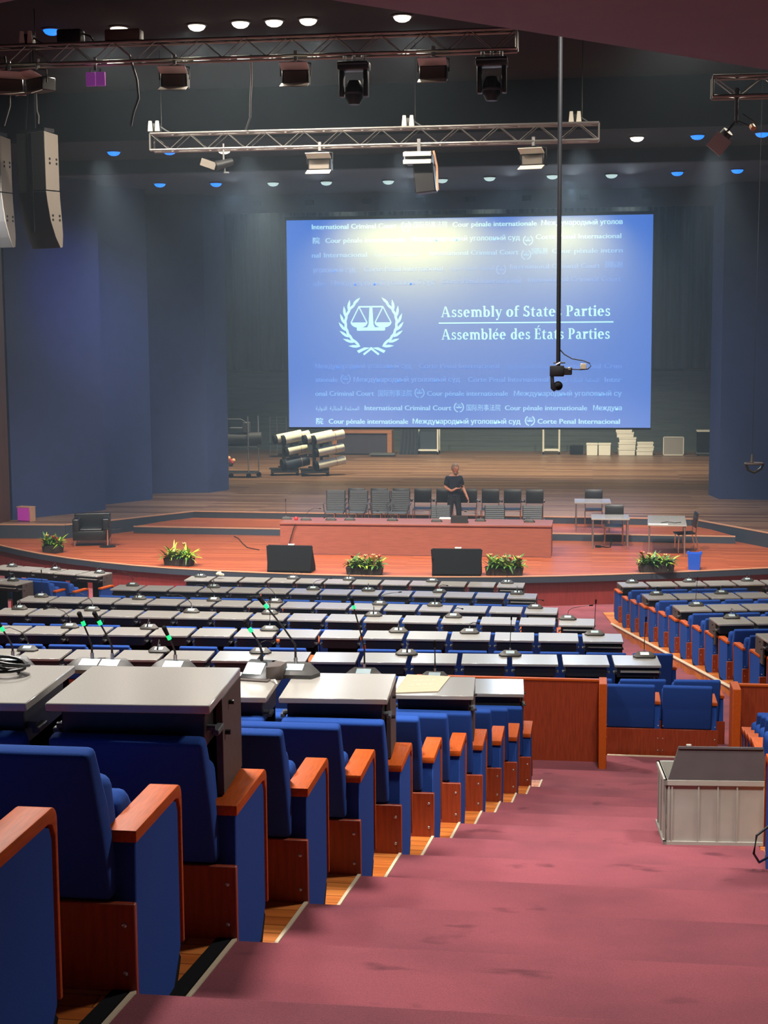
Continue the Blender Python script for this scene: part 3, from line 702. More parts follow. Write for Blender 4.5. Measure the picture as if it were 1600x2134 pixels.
# coiled headset cable, newspaper, cables
dk = UPDESK[(1, 1)]; p = atz(10, 1405, dk.z)
pts = [(p.x + (0.05 + 0.004 * i / 12) * math.cos(i * 0.5) + 0.0006 * i, p.y + 0.055 * math.sin(i * 0.5), dk.z + 0.008 + 0.0006 * i + 0.03 * max(0, math.sin(i * 0.25))) for i in range(46)]
solo('headset_cable', MB().tube(pts, 0.006, 8), 'black', 'black coiled headset cable on the topmost grey desk', 'cable')
dk = UPDESK[(7, 0)]
q = [atz(x, y, dk.z) for x, y in ((822, 1445), (913, 1442), (938, 1411), (848, 1407))]
b = MB(); b.prism([(v.x, v.y) for v in q], dk.z + 0.002, dk.z + 0.006, 'z'); t = solo('newspaper', b, 'paper', 'open cream newspaper lying on a grey desk of the upper rows', 'newspaper')
b = MB()
ux, uy = (q[1] - q[0]), (q[3] - q[0])
for r_ in range(2):
    for c_ in range(4):
        o = q[0] + ux * (0.24 + 0.15 * c_) + uy * (0.32 + 0.24 * r_)
        b.prism([(o.x, o.y), (o.x + ux.x * 0.1, o.y + ux.y * 0.1), (o.x + ux.x * 0.1 + uy.x * 0.13, o.y + ux.y * 0.1 + uy.y * 0.13), (o.x + uy.x * 0.13, o.y + uy.y * 0.13)], dk.z + 0.006, dk.z + 0.0066, 'z')
part('printed_block', b, 'ink', t, 'faint printed pictures')
dk = UPDESK[(4, 1)]; p = atz(565, 1420, dk.z)
solo('desk_cable', MB().tube([(p.x, p.y, dk.z + 0.006), (p.x + 0.03, p.y - 0.05, dk.z + 0.02), (p.x + 0.05, p.y - 0.09, dk.z + 0.008)], 0.004, 6), 'white', 'white cable curling off the desk beside the tablet unit', 'cable')
p = atz(1105, 2001, zn(2))
b = MB(); b.prism([(-0.012, -0.004), (0.0, -0.008), (0.013, 0.0), (0.002, 0.006), (-0.004, 0.012)], 0, 0.003, 'z'); solo('paper_scrap', b, 'white', 'tiny white paper scrap on the red carpet steps', 'litter', (p.x, p.y, p.z))
p = aty(1592, 1790, 7.0)
solo('floor_cable', MB().tube([(p.x + 0.05, 7.3, zn(4) + 0.01), (p.x, 7.2, zn(4) + 0.02), (p.x - 0.035, 7.12, zn(4) + 0.09), (p.x - 0.02, 7.15, zn(4) + 0.17), (p.x + 0.04, 7.2, zn(4) + 0.2)], 0.006, 8), 'black', 'black cable looping from the floor beside the grey crate', 'cable')

# ================================================================== GREY CRATE
zc_ = zn(6); t = thing('plastic_crate', 'grey ribbed plastic crate with one lid flap standing open on the red carpet', 'crate', (0.425, 8.62, zc_), R_(4))
W_, D_, H_ = 0.62, 0.40, 0.385; b = MB()
b.prism([(0.02, 0.02), (W_ - 0.02, 0.02), (W_ - 0.02, D_ - 0.02), (0.02, D_ - 0.02)], 0.0, 0.012, 'z')
for (x0, x1, y0, y1) in ((0.012, W_ - 0.012, 0.012, 0.022), (0.012, W_ - 0.012, D_ - 0.022, D_ - 0.012), (0.012, 0.022, 0.012, D_ - 0.012), (W_ - 0.022, W_ - 0.012, 0.012, D_ - 0.012)):
    b.box(x0, x1, y0, y1, 0.0, H_)
for x in (0.03, 0.048, 0.2, 0.31, 0.42, 0.572, 0.59): b.box(x - 0.004, x + 0.004, 0.004, 0.013, 0.01, H_ - 0.02, 0.001, 1)
for y in (0.06, 0.2, 0.34): b.box(0.004, 0.013, y - 0.004, y + 0.004, 0.01, H_ - 0.02, 0.001, 1)
b.box(0, W_, 0, 0.02, H_ - 0.03, H_); b.box(0, W_, D_ - 0.02, D_, H_ - 0.03, H_); b.box(0, 0.02, 0, D_, H_ - 0.03, H_); b.box(W_ - 0.02, W_, 0, D_, H_ - 0.03, H_)
b.box(0, W_, 0, 0.02, 0, 0.02); b.box(0, 0.02, 0, D_, 0, 0.02)
part('bin', b, 'crate', t)
fl = [(0.025, 0.0), (W_ - 0.025, 0.0), (W_ - 0.05, 0.19), (0.085, 0.19)]
b = MB(); b.prism(fl, -0.006, 0.006, 'y', 0.002, 1); b.prism([(0.085, 0.175), (W_ - 0.05, 0.175), (W_ - 0.05, 0.192), (0.085, 0.192)], -0.014, 0.01, 'y', 0.003, 1)
o = part('lid_flap', b, 'lid', t, 'dark grey lid flap standing up'); o.location = (0, 0.012, H_); o.rotation_euler = (R_(-12), 0, 0)
b = MB(); b.box(0.13, 0.16, -0.012, 0.012, 0.19, 0.205, 0.004, 1); o2 = part('catch', b, 'crate', o)
b = MB(); b.prism(fl, -0.006, 0.006, 'y', 0.002, 1); o = part('lid_flap', b, 'lid', t, 'dark grey lid flap hanging behind'); o.location = (0, D_ + 0.01, H_); o.rotation_euler = (R_(-176), 0, 0)

# ================================================================== SCREEN
SY = 48.0
tl, tr, bl_, br_ = aty(595, 460, SY), aty(1361, 446, SY), aty(604, 890, SY), aty(1355, 890, SY)
sx0, sx1, sz0, sz1 = (tl.x + bl_.x) / 2, (tr.x + br_.x) / 2, bl_.z, (tl.z + tr.z) / 2
m = bpy.data.materials.new('projected_blue'); m.use_nodes = True; nt = m.node_tree; bs = nt.nodes['Principled BSDF']
bs.inputs['Base Color'].default_value = (0.38, 0.38, 0.37, 1); bs.inputs['Roughness'].default_value = 0.9; bs.inputs['Specular IOR Level'].default_value = 0.05
bs.inputs['Emission Color'].default_value = (*hexc('3278DC'), 1); bs.inputs['Emission Strength'].default_value = 0.88
M['scr'] = m
t = thing('projection_screen', 'wide projection screen glowing blue with white assembly title and scales emblem', 'screen', ((sx0 + sx1) / 2, SY, sz0))
W2 = (sx1 - sx0) / 2; HS = sz1 - sz0
b = MB(); b.box(-W2, W2, 0, 0.02, 0, HS); part('screen_surface', b, 'scr', t)
b = MB(); b.box(-W2 - 0.02, W2 + 0.02, 0.005, 0.03, -0.06, 0); b.box(-W2 - 0.06, W2 + 0.06, -0.02, 0.06, HS, HS + 0.1); part('frame', b, 'blackmat', t)
for sx_ in (-0.7, 0.7):
    b = MB(); b.cyl((W2 * sx_, 0.02, HS + 0.05), (W2 * sx_, 0.02, 12.92 - sz0), 0.012, n=6); part('hanging_wire', b, 'black', t)
def scoord(x, y):
    p = aty(x, y, SY); return p.x - t.location.x, p.z - sz0
def ink(name, h, s):
    m = bpy.data.materials.new(name); m.use_nodes = True; bs = m.node_tree.nodes['Principled BSDF']
    bs.inputs['Base Color'].default_value = (0.38, 0.38, 0.37, 1); bs.inputs['Roughness'].default_value = 0.9; bs.inputs['Specular IOR Level'].default_value = 0.05
    bs.inputs['Emission Color'].default_value = (*hexc(h), 1); bs.inputs['Emission Strength'].default_value = s; M[name] = m
ink('title', 'B4F4FA', 1.0)
for i, h in enumerate(('4A84E0', '558FE6', '66A6EE', '8CC6F4', 'A4E0F8')): ink(f'band{i}', h, 1.0)
AR = '\ufe94\ufef4\ufedf\ufeed\ufeaa\ufedf\ufe8d  \ufe94\ufef4\ufe8b\ufe8e\ufee8\ufea0\ufedf\ufe8d  \ufe94\ufee4\ufedc\ufea4\ufee4\ufedf\ufe8d'
def text_on_screen(body, x0, x1, y, hpx, m, bold=0.012, name='lettering'):
    c = bpy.data.curves.new('t', 'FONT'); c.body = body; c.resolution_u = 2
    o = bpy.data.objects.new('t', c); COL.objects.link(o); dg = bpy.context.evaluated_depsgraph_get()
    me = bpy.data.meshes.new_from_object(o.evaluated_get(dg)); bpy.data.objects.remove(o)
    xs = [v.co.x for v in me.vertices]; a, b_ = min(xs), max(xs)
    X0, Z = scoord(x0, y - 0.0185 * 0); X1, _ = scoord(x1, y); s = (X1 - X0) / (b_ - a); hs = (scoord(x0, y - hpx)[1] - Z) / 0.72
    for v in me.vertices: v.co = Vector((X0 + (v.co.x - a) * s, -0.004, Z + v.co.y * hs))
    bm = bmesh.new()
    for i, dx in enumerate((-1, 0, 1) if bold else (0,)):                # heavier strokes
        k_ = len(bm.verts); bm.from_mesh(me)
        bm.verts.ensure_lookup_table()
        for v in bm.verts[k_:]: v.co.x += dx * bold * s; v.co.y -= 0.0002 * i
    bm.to_mesh(me); bm.free()
    me.materials.clear(); me.materials.append(M[m]); o = link(name, me, t); return o
def emblem(cx, cy, rpx, m, name, detail=True):
    C0 = scoord(cx, cy); k = scoord(cx + 1, cy)[0] - C0[0]; k *= rpx / 65.0
    b = bmesh.new()
    def poly(pts): b.faces.new([b.verts.new((C0[0] + x * k, -0.004, C0[1] + y * k)) for x, y in pts])
    def bar(x0, y0, x1, y1, w):
        d = Vector((x1 - x0, y1 - y0)).normalized(); nn = Vector((-d.y, d.x)) * w / 2
        poly([(x0 - nn.x, y0 - nn.y), (x1 - nn.x, y1 - nn.y), (x1 + nn.x, y1 + nn.y), (x0 + nn.x, y0 + nn.y)])
    # scales: units of the photograph's pixels round the emblem's middle, y up
    bar(-26, 38, 25, 38, 3); poly([(-3, 36), (3, 36), (5, 2), (8, -4), (-8, -4), (-5, 2)])
    poly([(-28, -11)] + [(-30 + 1.5 * (1 - math.sin(a)), -7.5 + 3.6 * math.cos(a)) for a in (2.6, 1.57, 0.5)] + [(28, -4)] + [(30, -7.5), (28, -11)])
    for s in (-1, 1):
        bar(s * 25, 38, s * 25 - 17, 5, 2.2); bar(s * 25, 38, s * 25 + 17, 5, 2.2)
        poly([(s * 25 + 17.5 * math.cos(a), 6 + 11 * math.sin(a) * 1.0) for a in [math.pi + i * math.pi / 10 for i in range(11)]])
        # laurel branch: pairs of pointed leaves along an arc
        if not detail:
            for i in range(14):
                a0, a1 = R_(-80 + i * 10), R_(-80 + (i + 1) * 10)
                poly([(s * 52 * math.cos(a0), 2 + 56 * math.sin(a0)), (s * 52 * math.cos(a1), 2 + 56 * math.sin(a1)), (s * 66 * math.cos(a1), 2 + 68 * math.sin(a1)), (s * 66 * math.cos(a0), 2 + 68 * math.sin(a0))][:: s])
            continue
        for i in range(8):
            a = R_(-66 + i * 16.2); px_, py_ = s * 56 * math.cos(a), 4 + 52 * math.sin(a)
            ta = a + math.pi / 2; L = 25 - 0.5 * i
            for o_, w_ in ((0.36, 6.2), (-0.36, 6.2)):
                if i == 7 and o_ > 0: continue
                da = ta + (o_ if i < 7 else 0); dx, dy = s * math.cos(da), math.sin(da); nx, ny = -dy, dx
                lf = [(px_, py_)] + [(px_ + dx * L * u + nx * w_ * v, py_ + dy * L * u + ny * w_ * v) for u, v in ((0.3, -0.42), (0.62, -0.4), (1.0, 0), (0.62, 0.42), (0.3, 0.42))]
                poly(lf)
        bar(s * -2, -46, s * 16, -60, 4.2); poly([(s * 2, -46), (s * 14, -45), (s * 30, -52), (s * 26, -57), (s * 14, -51)])
    bmesh.ops.recalc_face_normals(b, faces=b.faces)
    me = bpy.data.meshes.new(name); b.to_mesh(me); b.free(); me.materials.append(M[m]); return link(name, me, t)
emblem(773, 678, 65, 'title', 'emblem')
# ---- serif title, each letter drawn from stems, bowls and slab serifs (unit: x-height = 1)
def glyph(ch):
    """list of polygons and the advance"""
    P = []
    def R(x0, y0, x1, y1): P.append([(x0, y0), (x1, y0), (x1, y1), (x0, y1)])
    def Q(*p): P.append(list(p))
    def ring(cx, cy, rx, ry, th, tv, a0=0, a1=360, n=28):
        for i in range(n):
            b0, b1 = R_(a0 + (a1 - a0) * i / n), R_(a0 + (a1 - a0) * (i + 1) / n); TH, TV = min(rx, th * 1.18), min(ry, tv * 1.25)
            P.append([(cx + rx * math.cos(b0), cy + ry * math.sin(b0)), (cx + rx * math.cos(b1), cy + ry * math.sin(b1)),
                      (cx + (rx - TH) * math.cos(b1), cy + (ry - TV) * math.sin(b1)), (cx + (rx - TH) * math.cos(b0), cy + (ry - TV) * math.sin(b0))])
    S, T, sf = 0.28, 0.11, 0.09
    def stem(x, h, top='l', foot=True):
        R(x, 0, x + S, h)
        if foot: R(x - sf, 0, x + S + sf, 0.08)
        if top == 'l': Q((x, h), (x - 0.12, h - 0.04), (x - 0.12, h - 0.11), (x, h - 0.16))
    if ch == 'A':
        Q((0.50, 1.45), (0.62, 1.45), (0.22, 0.03), (0.10, 0.03)); Q((0.52, 1.45), (0.72, 1.45), (1.22, 0.03), (0.94, 0.03)); R(0.3, 0.44, 0.92, 0.55); R(-0.02, 0, 0.36, 0.08); R(0.82, 0, 1.36, 0.08); return P, 1.36
    if ch == 's':
        ring(0.36, 0.74, 0.28, 0.28, 0.16, 0.10, 20, 270); ring(0.38, 0.27, 0.32, 0.29, 0.17, 0.10, -160, 90); R(0.3, 0.44, 0.42, 0.58); Q((0.55, 0.95), (0.63, 0.98), (0.63, 0.7), (0.57, 0.72)); Q((0.06, 0.3), (0.12, 0.28), (0.14, 0.04), (0.06, 0.0)); return P, 0.76
    if ch in 'eéÉ' and ch != 'É':
        ring(0.46, 0.5, 0.44, 0.52, 0.25, 0.09, 0, 318); R(0.24, 0.5, 0.88, 0.59)
        if ch == 'é': Q((0.42, 1.12), (0.5, 1.12), (0.78, 1.46), (0.58, 1.46))
        return P, 0.96
    if ch == 'm':
        stem(0.14, 1.0); 
        for o in (0.14, 0.70):
            ring(o + 0.37, 0.62, 0.42, 0.4, 0.24, 0.14, 0, 140); R(o + 0.55, 0, o + 0.79, 0.66); R(o + 0.47, 0, o + 0.87, 0.08)
        return P, 1.6
    if ch in 'bd':
        ring(0.55, 0.48, 0.45, 0.52, 0.25, 0.09)
        if ch == 'b': R(0.12, 0.02, 0.36, 1.5); Q((0.12, 1.5), (0.0, 1.46), (0.0, 1.4), (0.12, 1.34)); return P, 1.06
        R(0.72, 0.0, 0.96, 1.5); Q((0.72, 1.5), (0.6, 1.46), (0.6, 1.4), (0.72, 1.34)); R(0.9, 0, 1.06, 0.08); return P, 1.12
    if ch == 'l': stem(0.12, 1.5); return P, 0.52
    if ch == 'i': stem(0.12, 1.0); ring(0.24, 1.3, 0.15, 0.15, 0.15, 0.15, 0, 360, 14); return P, 0.52
    if ch == 'y':
        Q((0.04, 0.97), (0.32, 0.97), (0.62, 0.06), (0.42, 0.0)); Q((0.76, 0.97), (0.86, 0.97), (0.46, -0.32), (0.34, -0.3)); R(-0.03, 0.92, 0.4, 1.0); R(0.66, 0.92, 0.98, 1.0); ring(0.26, -0.36, 0.14, 0.12, 0.14, 0.12, 0, 360, 12); return P, 0.94
    if ch == 'o': ring(0.5, 0.49, 0.48, 0.53, 0.26, 0.09); return P, 1.04
    if ch == 'f': R(0.14, 0, 0.38, 1.2); ring(0.5, 1.2, 0.36, 0.32, 0.24, 0.1, 40, 180); R(0.02, 0.9, 0.62, 1.0); R(0.05, 0, 0.5, 0.08); return P, 0.64
    if ch == 'S':
        ring(0.46, 1.08, 0.36, 0.39, 0.2, 0.11, 25, 270); ring(0.5, 0.38, 0.42, 0.40, 0.23, 0.11, -160, 90); R(0.4, 0.66, 0.54, 0.82); Q((0.74, 1.42), (0.82, 1.46), (0.82, 1.05), (0.74, 1.1)); Q((0.06, 0.42), (0.13, 0.38), (0.16, 0.06), (0.06, 0.0)); return P, 1.0
    if ch == 't': R(0.14, 0.16, 0.38, 1.0); Q((0.14, 1.0), (0.38, 1.0), (0.38, 1.28), (0.3, 1.28)); R(0.0, 0.9, 0.62, 1.0); ring(0.44, 0.22, 0.3, 0.25, 0.24, 0.1, 180, 310); return P, 0.66
    if ch == 'a': R(0.5, 0.1, 0.74, 0.7); ring(0.42, 0.68, 0.32, 0.34, 0.24, 0.1, 0, 155); ring(0.36, 0.28, 0.32, 0.3, 0.2, 0.09, 60, 300); ring(0.84, 0.16, 0.2, 0.18, 0.14, 0.1, 180, 290); R(0.4, 0.0, 0.56, 0.12); return P, 0.94
    if ch == 'r': stem(0.12, 1.0); ring(0.6, 0.62, 0.3, 0.4, 0.18, 0.2, 60, 150); ring(0.66, 0.86, 0.13, 0.13, 0.13, 0.13, 0, 360, 12); return P, 0.8
    if ch == 'P': R(0.14, 0, 0.4, 1.45); R(0.02, 0, 0.54, 0.08); R(0.02, 1.37, 0.5, 1.45); ring(0.5, 1.03, 0.46, 0.42, 0.25, 0.09, -95, 95); return P, 1.02
    if ch in 'EÉ':
        R(0.14, 0, 0.4, 1.45); R(0.02, 0, 0.9, 0.09); R(0.02, 1.36, 0.86, 1.45); R(0.4, 0.7, 0.74, 0.79); R(0.8, 0.0, 0.92, 0.34); R(0.76, 1.12, 0.86, 1.45); R(0.68, 0.58, 0.76, 0.92)
        if ch == 'É': Q((0.4, 1.56), (0.48, 1.56), (0.78, 1.86), (0.58, 1.86))
        return P, 1.02
    return P, 0.5
def serif_line(txt, x0, x1, y, xh, name):
    b = bmesh.new(); x = 0; polys = []
    for ch in txt:
        ps, adv = glyph(ch)
        if ch != ' ': polys += [[(px_ + x, py_) for px_, py_ in p] for p in ps]
        x += adv + (0.06 if ch != ' ' else 0)
    X0, Z = scoord(x0, y); X1, _ = scoord(x1, y); s = (X1 - X0) / x; hz = scoord(x0, y - xh)[1] - Z
    for i, p in enumerate(polys):
        A = sum(p[j][0] * p[(j + 1) % len(p)][1] - p[(j + 1) % len(p)][0] * p[j][1] for j in range(len(p)))
        if A < 0: p = p[::-1]
        b.faces.new([b.verts.new((X0 + px_ * s, -0.004 - 0.00002 * (i % 7), Z + py_ * hz)) for px_, py_ in p])
    me = bpy.data.meshes.new(name); b.to_mesh(me); b.free(); me.materials.append(M['title']); return link(name, me, t)
serif_line('Assembly of States Parties', 919, 1273, 661, 15.2, 'title_lettering')
serif_line('Assemblée des États Parties', 920, 1272, 708, 15.2, 'title_lettering')
X0, Z = scoord(914, 673.5); X1, _ = scoord(1278, 673.5); b = MB(); b.quad((X0, -0.004, Z - 0.02), (X1, -0.004, Z - 0.02), (X1, -0.004, Z + 0.02), (X0, -0.004, Z + 0.02)); part('title_rule', b, 'title', t)
ICC, CPI, MUS, COR, ZH = 'International Criminal Court', 'Cour pénale internationale', 'Международный уголовный суд', 'Corte Penal Internacional', '国际刑事法院'
lines = [  # y, band colour, segments (text, x0, x1) or (emblem, x)
    (478, 4, [(ICC, 650, 826), ('E', 846), (ZH, 862, 932), (CPI, 943, 1118), ('Международный уголов', 1128, 1297)]),
    (507, 3, [('院', 652, 666), (CPI, 678, 846), (MUS, 856, 1083), ('E', 1100), (COR, 1116, 1294)]),
    (537, 2, [('nal Internacional', 650, 764), (AR, 780, 872), (ICC, 896, 1080), ('E', 1096), (ZH[:3], 1108, 1140), ('Cour pénale intern', 1150, 1297)]),
    (568, 1, [('уголовный суд', 652, 740), (COR, 758, 923), (AR, 936, 1030), ('E', 1044), (ICC, 1063, 1250), (ZH[:3], 1262, 1297)]),
    (596, 0, [('ale', 652, 676), (MUS, 690, 905), (COR, 920, 1085), (ICC, 1100, 1294)]),
    (768, 0, [(MUS, 657, 857), (COR, 873, 1040), (AR, 1052, 1150), ('International Crim', 1160, 1295)]),
    (796, 1, [('ationale', 657, 703), ('E', 720), (MUS, 737, 958), (COR, 975, 1142), (AR, 1160, 1248), ('Inter', 1260, 1295)]),
    (825, 2, [('onal Criminal Court', 657, 779), (ZH, 788, 858), ('E', 874), (CPI, 890, 1058), ('Международный уголовный су', 1071, 1295)]),
    (855, 3, [(AR, 658, 748), (ICC, 760, 940), ('E', 956), (ZH, 972, 1043), (CPI, 1052, 1223), ('Междуна', 1236, 1295)]),
    (883, 4, [('院', 659, 673), (CPI, 685, 850), (MUS, 860, 1084), ('E', 1104), (COR, 1120, 1291)])]
for y, band, segs in lines:
    for sg in segs:
        if sg[0] == 'E': emblem(sg[1], y - 6, 10.5, f'band{band}', 'small_emblem', False)
        else: text_on_screen(sg[0], sg[1], sg[2], y - (0.0178 * (sg[1] - 650) if y < 600 else 0), 10.5 if sg[0] != AR else 8.5, f'band{band}', 0.028 if sg[0] not in (AR, ZH) else 0.0)

# ================================================================== STAGE FURNITURE
TY0, TY1, TZ = 34.52, 35.62, 1.40
tx0, tx1 = aty(581, 1089, TY0).x, aty(1150, 1095, TY0).x
t = thing('conference_table', 'long red-brown conference table facing the hall on the forestage', 'table', ((tx0 + tx1) / 2, TY0, ZS))
hw = (tx1 - tx0) / 2; hz = TZ - ZS
b = MB(); b.box(-hw, hw, 0, TY1 - TY0, hz - 0.04, hz, 0.006, 1); part('tabletop', b, 'redwood_h', t)
for i in range(3):
    a, c = -hw + 0.02 + (2 * hw - 0.04) * i / 3, -hw + 0.02 + (2 * hw - 0.04) * (i + 1) / 3
    b = MB(); b.box(a + 0.0005, c - 0.0005, 0.03, 0.055, 0.01, hz - 0.04); part('front_panel', b, 'redwood_h', t)
for s in (-1, 1):
    b = MB(); b.box(s * (hw - 0.03) - 0.015, s * (hw - 0.03) + 0.015, 0.055, TY1 - TY0 - 0.05, 0, hz - 0.04); part('end_panel', b, 'redwood_h', t)
GT = 'microphone units on the conference table'
for i, (x, y, k, ln) in enumerate(((597, 1082, 'up', 0), (638, 1084, 'side', 0), (690, 1084, 'fwd', 0), (729, 1084, 'up', 0), (818, 1085, 'sideb', 0), (910, 1087, 'up', 0), (1001, 1086, 'sideb', 0), (1103, 1088, 'fwd', 0))):
    p = atz(x, y, TZ); mics[k]((p.x, p.y, TZ), math.pi, f'black microphone unit on the conference table, {ORD[i + 1]} along it starting from the armchair end', GT)
p = atz(617, 1084, TZ); b = MB(); b.lathe([(0.03, 0), (0.045, 0.02), (0.048, 0.05), (0.03, 0.08)], n=14); solo('cup', b, 'red', 'small red cup on the conference table', 'cup', p)
p = atz(957, 1090, TZ)
t = thing('laptop', 'open black laptop seen from behind on the conference table', 'laptop', (p.x, p.y, TZ))
b = MB(); b.box(-0.2, 0.2, 0.0, 0.26, 0.0, 0.018, 0.004, 1); part('base', b, 'black', t)
b = MB(); b.box(-0.2, 0.2, -0.006, 0.006, 0, 0.18, 0.004, 1, Matrix.Rotation(R_(12), 3, 'X'), (0, 0, 0.0)); part('screen_lid', b, 'spk', t)
p = atz(928, 1081, TZ); b = MB(); b.box(-0.14, 0.14, -0.1, 0.1, 0, 0.025, 0.004, 1); solo('document_folder', b, 'white', 'pale folder beside the laptop on the conference table', 'folder', p)

def office_chair():
    t = thing('office_chair', 'x', 'chair')
    b = MB()
    pr = [(0.20, 0.46), (0.26, 0.95), (0.285, 0.95), (0.225, 0.46)]
    b.prism(pr, -0.225, 0.225, 'x')
    for i in range(10):
        z = 0.485 + i * 0.047; y = 0.2 + (z - 0.46) * 0.122
        b.cyl((-0.22, y - 0.002, z), (0.22, y - 0.002, z), 0.012, n=6)
    part('backrest', b, 'rib', t)
    for s in (-1, 1):
        b = MB(); b.tube([(s * 0.235, -0.22, 0.43), (s * 0.235, 0.19, 0.43), (s * 0.235, 0.225, 0.5), (s * 0.235, 0.28, 0.96)], 0.014, 8); part('frame_rail', b, 'chrome', t)
        b = MB(); b.tube([(s * 0.24, 0.2, 0.6), (s * 0.29, 0.16, 0.66), (s * 0.29, -0.12, 0.66), (s * 0.25, -0.16, 0.45)], 0.015, 8); part('armrest', b, 'chrome', t)
    b = MB(); b.cyl((-0.235, 0.28, 0.955), (0.235, 0.28, 0.955), 0.011, n=8); part('top_rail', b, 'rib', t)
    b = MB(); b.box(-0.225, 0.225, -0.23, 0.2, 0.43, 0.46, 0.01, 2); part('seat', b, 'rib', t)
    b = MB(); b.cyl((0, 0, 0.1), (0, 0, 0.43), 0.03)
    for i in range(5):
        a = i * 2 * math.pi / 5 + 0.3; b.tube([(0, 0, 0.12), (0.28 * math.cos(a), 0.28 * math.sin(a), 0.06)], [0.022, 0.014]); b.sph((0.28 * math.cos(a), 0.28 * math.sin(a), 0.028), 0.028, n=8)
    part('base', b, 'chrome', t)
    return t
oc = Proto(office_chair)
for i, (x, y, Y) in enumerate(((701, 1027, 37.98), (746, 1024, 38.0), (797, 1026, 38.02), (833, 1024, 37.96), (918, 1043, 36.45), (1032, 1042, 36.5), (1109, 1040, 36.5))):
    p = aty(x, y, Y); z = ZM if Y > 37.4 else ZS
    oc((p.x, Y - 0.26, z), R_((4, -3, 10, -4, 0, 3, -2)[i]), f'grey ribbed office chair behind the conference table, {ORD[i + 1]} from its armchair end', 'grey ribbed office chairs behind the conference table')
def stage_chair(arms=True):
    def make():
        t = thing('stage_chair', 'x', 'chair')
        b = MB(); b.prism([(0.2, 0.58), (0.235, 0.86), (0.25, 0.94), (0.275, 0.94), (0.26, 0.85), (0.23, 0.58)], -0.225, 0.225, 'x', 0.012, 2); part('backrest', b, 'leather', t)
        b = MB(); b.prism([(-0.22, 0.45), (-0.235, 0.435), (-0.22, 0.42), (0.18, 0.44), (0.2, 0.47)], -0.22, 0.22, 'x', 0.008, 2); part('seat', b, 'leather', t)
        b = MB(); b.tube([(-0.22, -0.235, 0.445), (0, -0.245, 0.435), (0.22, -0.235, 0.445)], 0.012, 6); part('seat_edge', b, 'chrome', t, 'shiny front edge')
        for s in (-1, 1):
            b = MB(); b.tube([(s * 0.215, -0.2, 0.0), (s * 0.215, -0.19, 0.42)], 0.013, 6); part('leg', b, 'chrome', t)
            b = MB(); b.tube([(s * 0.215, 0.28, 0.0), (s * 0.215, 0.2, 0.44), (s * 0.215, 0.26, 0.9)], 0.013, 6); part('leg', b, 'chrome', t)
            if arms:
                b = MB(); b.tube([(s * 0.25, 0.2, 0.66), (s * 0.25, -0.14, 0.67)], 0.015, 6); b.box(s * 0.25 - 0.03, s * 0.25 + 0.03, -0.18, -0.14, 0.64, 0.7, 0.005, 1); part('armrest', b, 'chrome', t)
        return t
    return make
sc1 = Proto(stage_chair())
for i, x in enumerate((743, 790, 836, 881, 927, 976, 1022, 1068, 1114)):
    p = aty(x, 1021 + 0.0125 * (x - 790), 38.85)
    sc1((p.x, 38.6, ZM), 0, f'black stage chair in the rear row behind the conference table, {ORD[i + 1]} from the armchair end', 'black stage chairs in the rear row')
sc2 = Proto(stage_chair(False))
# small tables with a chair each
def small_table(w, d, h):
    def make():
        t = thing('small_table', 'x', 'table')
        b = MB(); b.box(-w / 2, w / 2, 0, d, h - 0.035, h, 0.004, 1); part('tabletop', b, 'laminate', t)
        for sx in (-1, 1):
            for y in (0.04, d - 0.04): b = MB(); b.cyl((sx * (w / 2 - 0.04), y, 0), (sx * (w / 2 - 0.04), y, h - 0.035), 0.018, n=8); part('leg', b, 'steel', t)
        return t
    return make
stb = Proto(small_table(0.9, 0.84, 0.74)); stb_long = Proto(small_table(0.88, 1.75, 0.74))
stb((aty(1235, 1047, 37.75).x, 37.75, ZM), R_(1), 'small grey table with one chair, highest of the three on stage', 'small grey tables on the stage')
stb((aty(1272, 1082, 35.95).x, 35.95, ZS), R_(1), 'small grey table with one chair, between the other two small stage tables', 'small grey tables on the stage')
p3 = aty(1390, 1092, 34.9)
stb_long((p3.x, 34.9, ZS), R_(-2), 'longer grey table with white paper, nearest the blue bin', 'small grey tables on the stage')
sc2((aty(1237, 1021, 38.9).x, 38.72, ZM), 0, 'black chair behind the highest small stage table', 'black chairs at the small tables')
sc2((aty(1279, 1058, 37.0).x, 36.9, ZS), R_(-3), 'black chair behind the middle small stage table', 'black chairs at the small tables')
sc2((aty(1412, 1092, 35.3).x + 0.2, 35.75, ZS), R_(-82), 'black chair turned sideways at the small table by the blue bin', 'black chairs at the small tables')
b = MB(); b.box(-0.22, 0.22, 0, 0.14, 0, 0.004); solo('paper_sheet', b, 'white', 'white paper sheets on the small table by the blue bin', 'paper', (p3.x - 0.2, 34.93, ZS + 0.741))
b = MB(); b.tube([(-0.2, 0.1, 0.008), (-0.05, 0.2, 0.02), (0.1, 0.1, 0.008), (0.25, 0.2, 0.01)], 0.008, 6); solo('table_cable', b, 'black', 'black cable on the small table by the blue bin', 'cable', (p3.x + 0.08, 35.1, ZS + 0.742))
b = MB(); b.tube([(0, 0, 0.01), (0.12, 0.03, 0.02), (0.22, -0.04, 0.012), (0.3, 0.03, 0.01), (0.33, 0.08, 0.18)], 0.016, 6); b.box(-0.06, 0.08, -0.05, 0.06, 0, 0.05, 0.01, 1)
p = atz(1245, 1141, ZS); solo('power_strip', b, 'blackmat', 'black cables and power strip under the middle small stage table', 'cable', p)

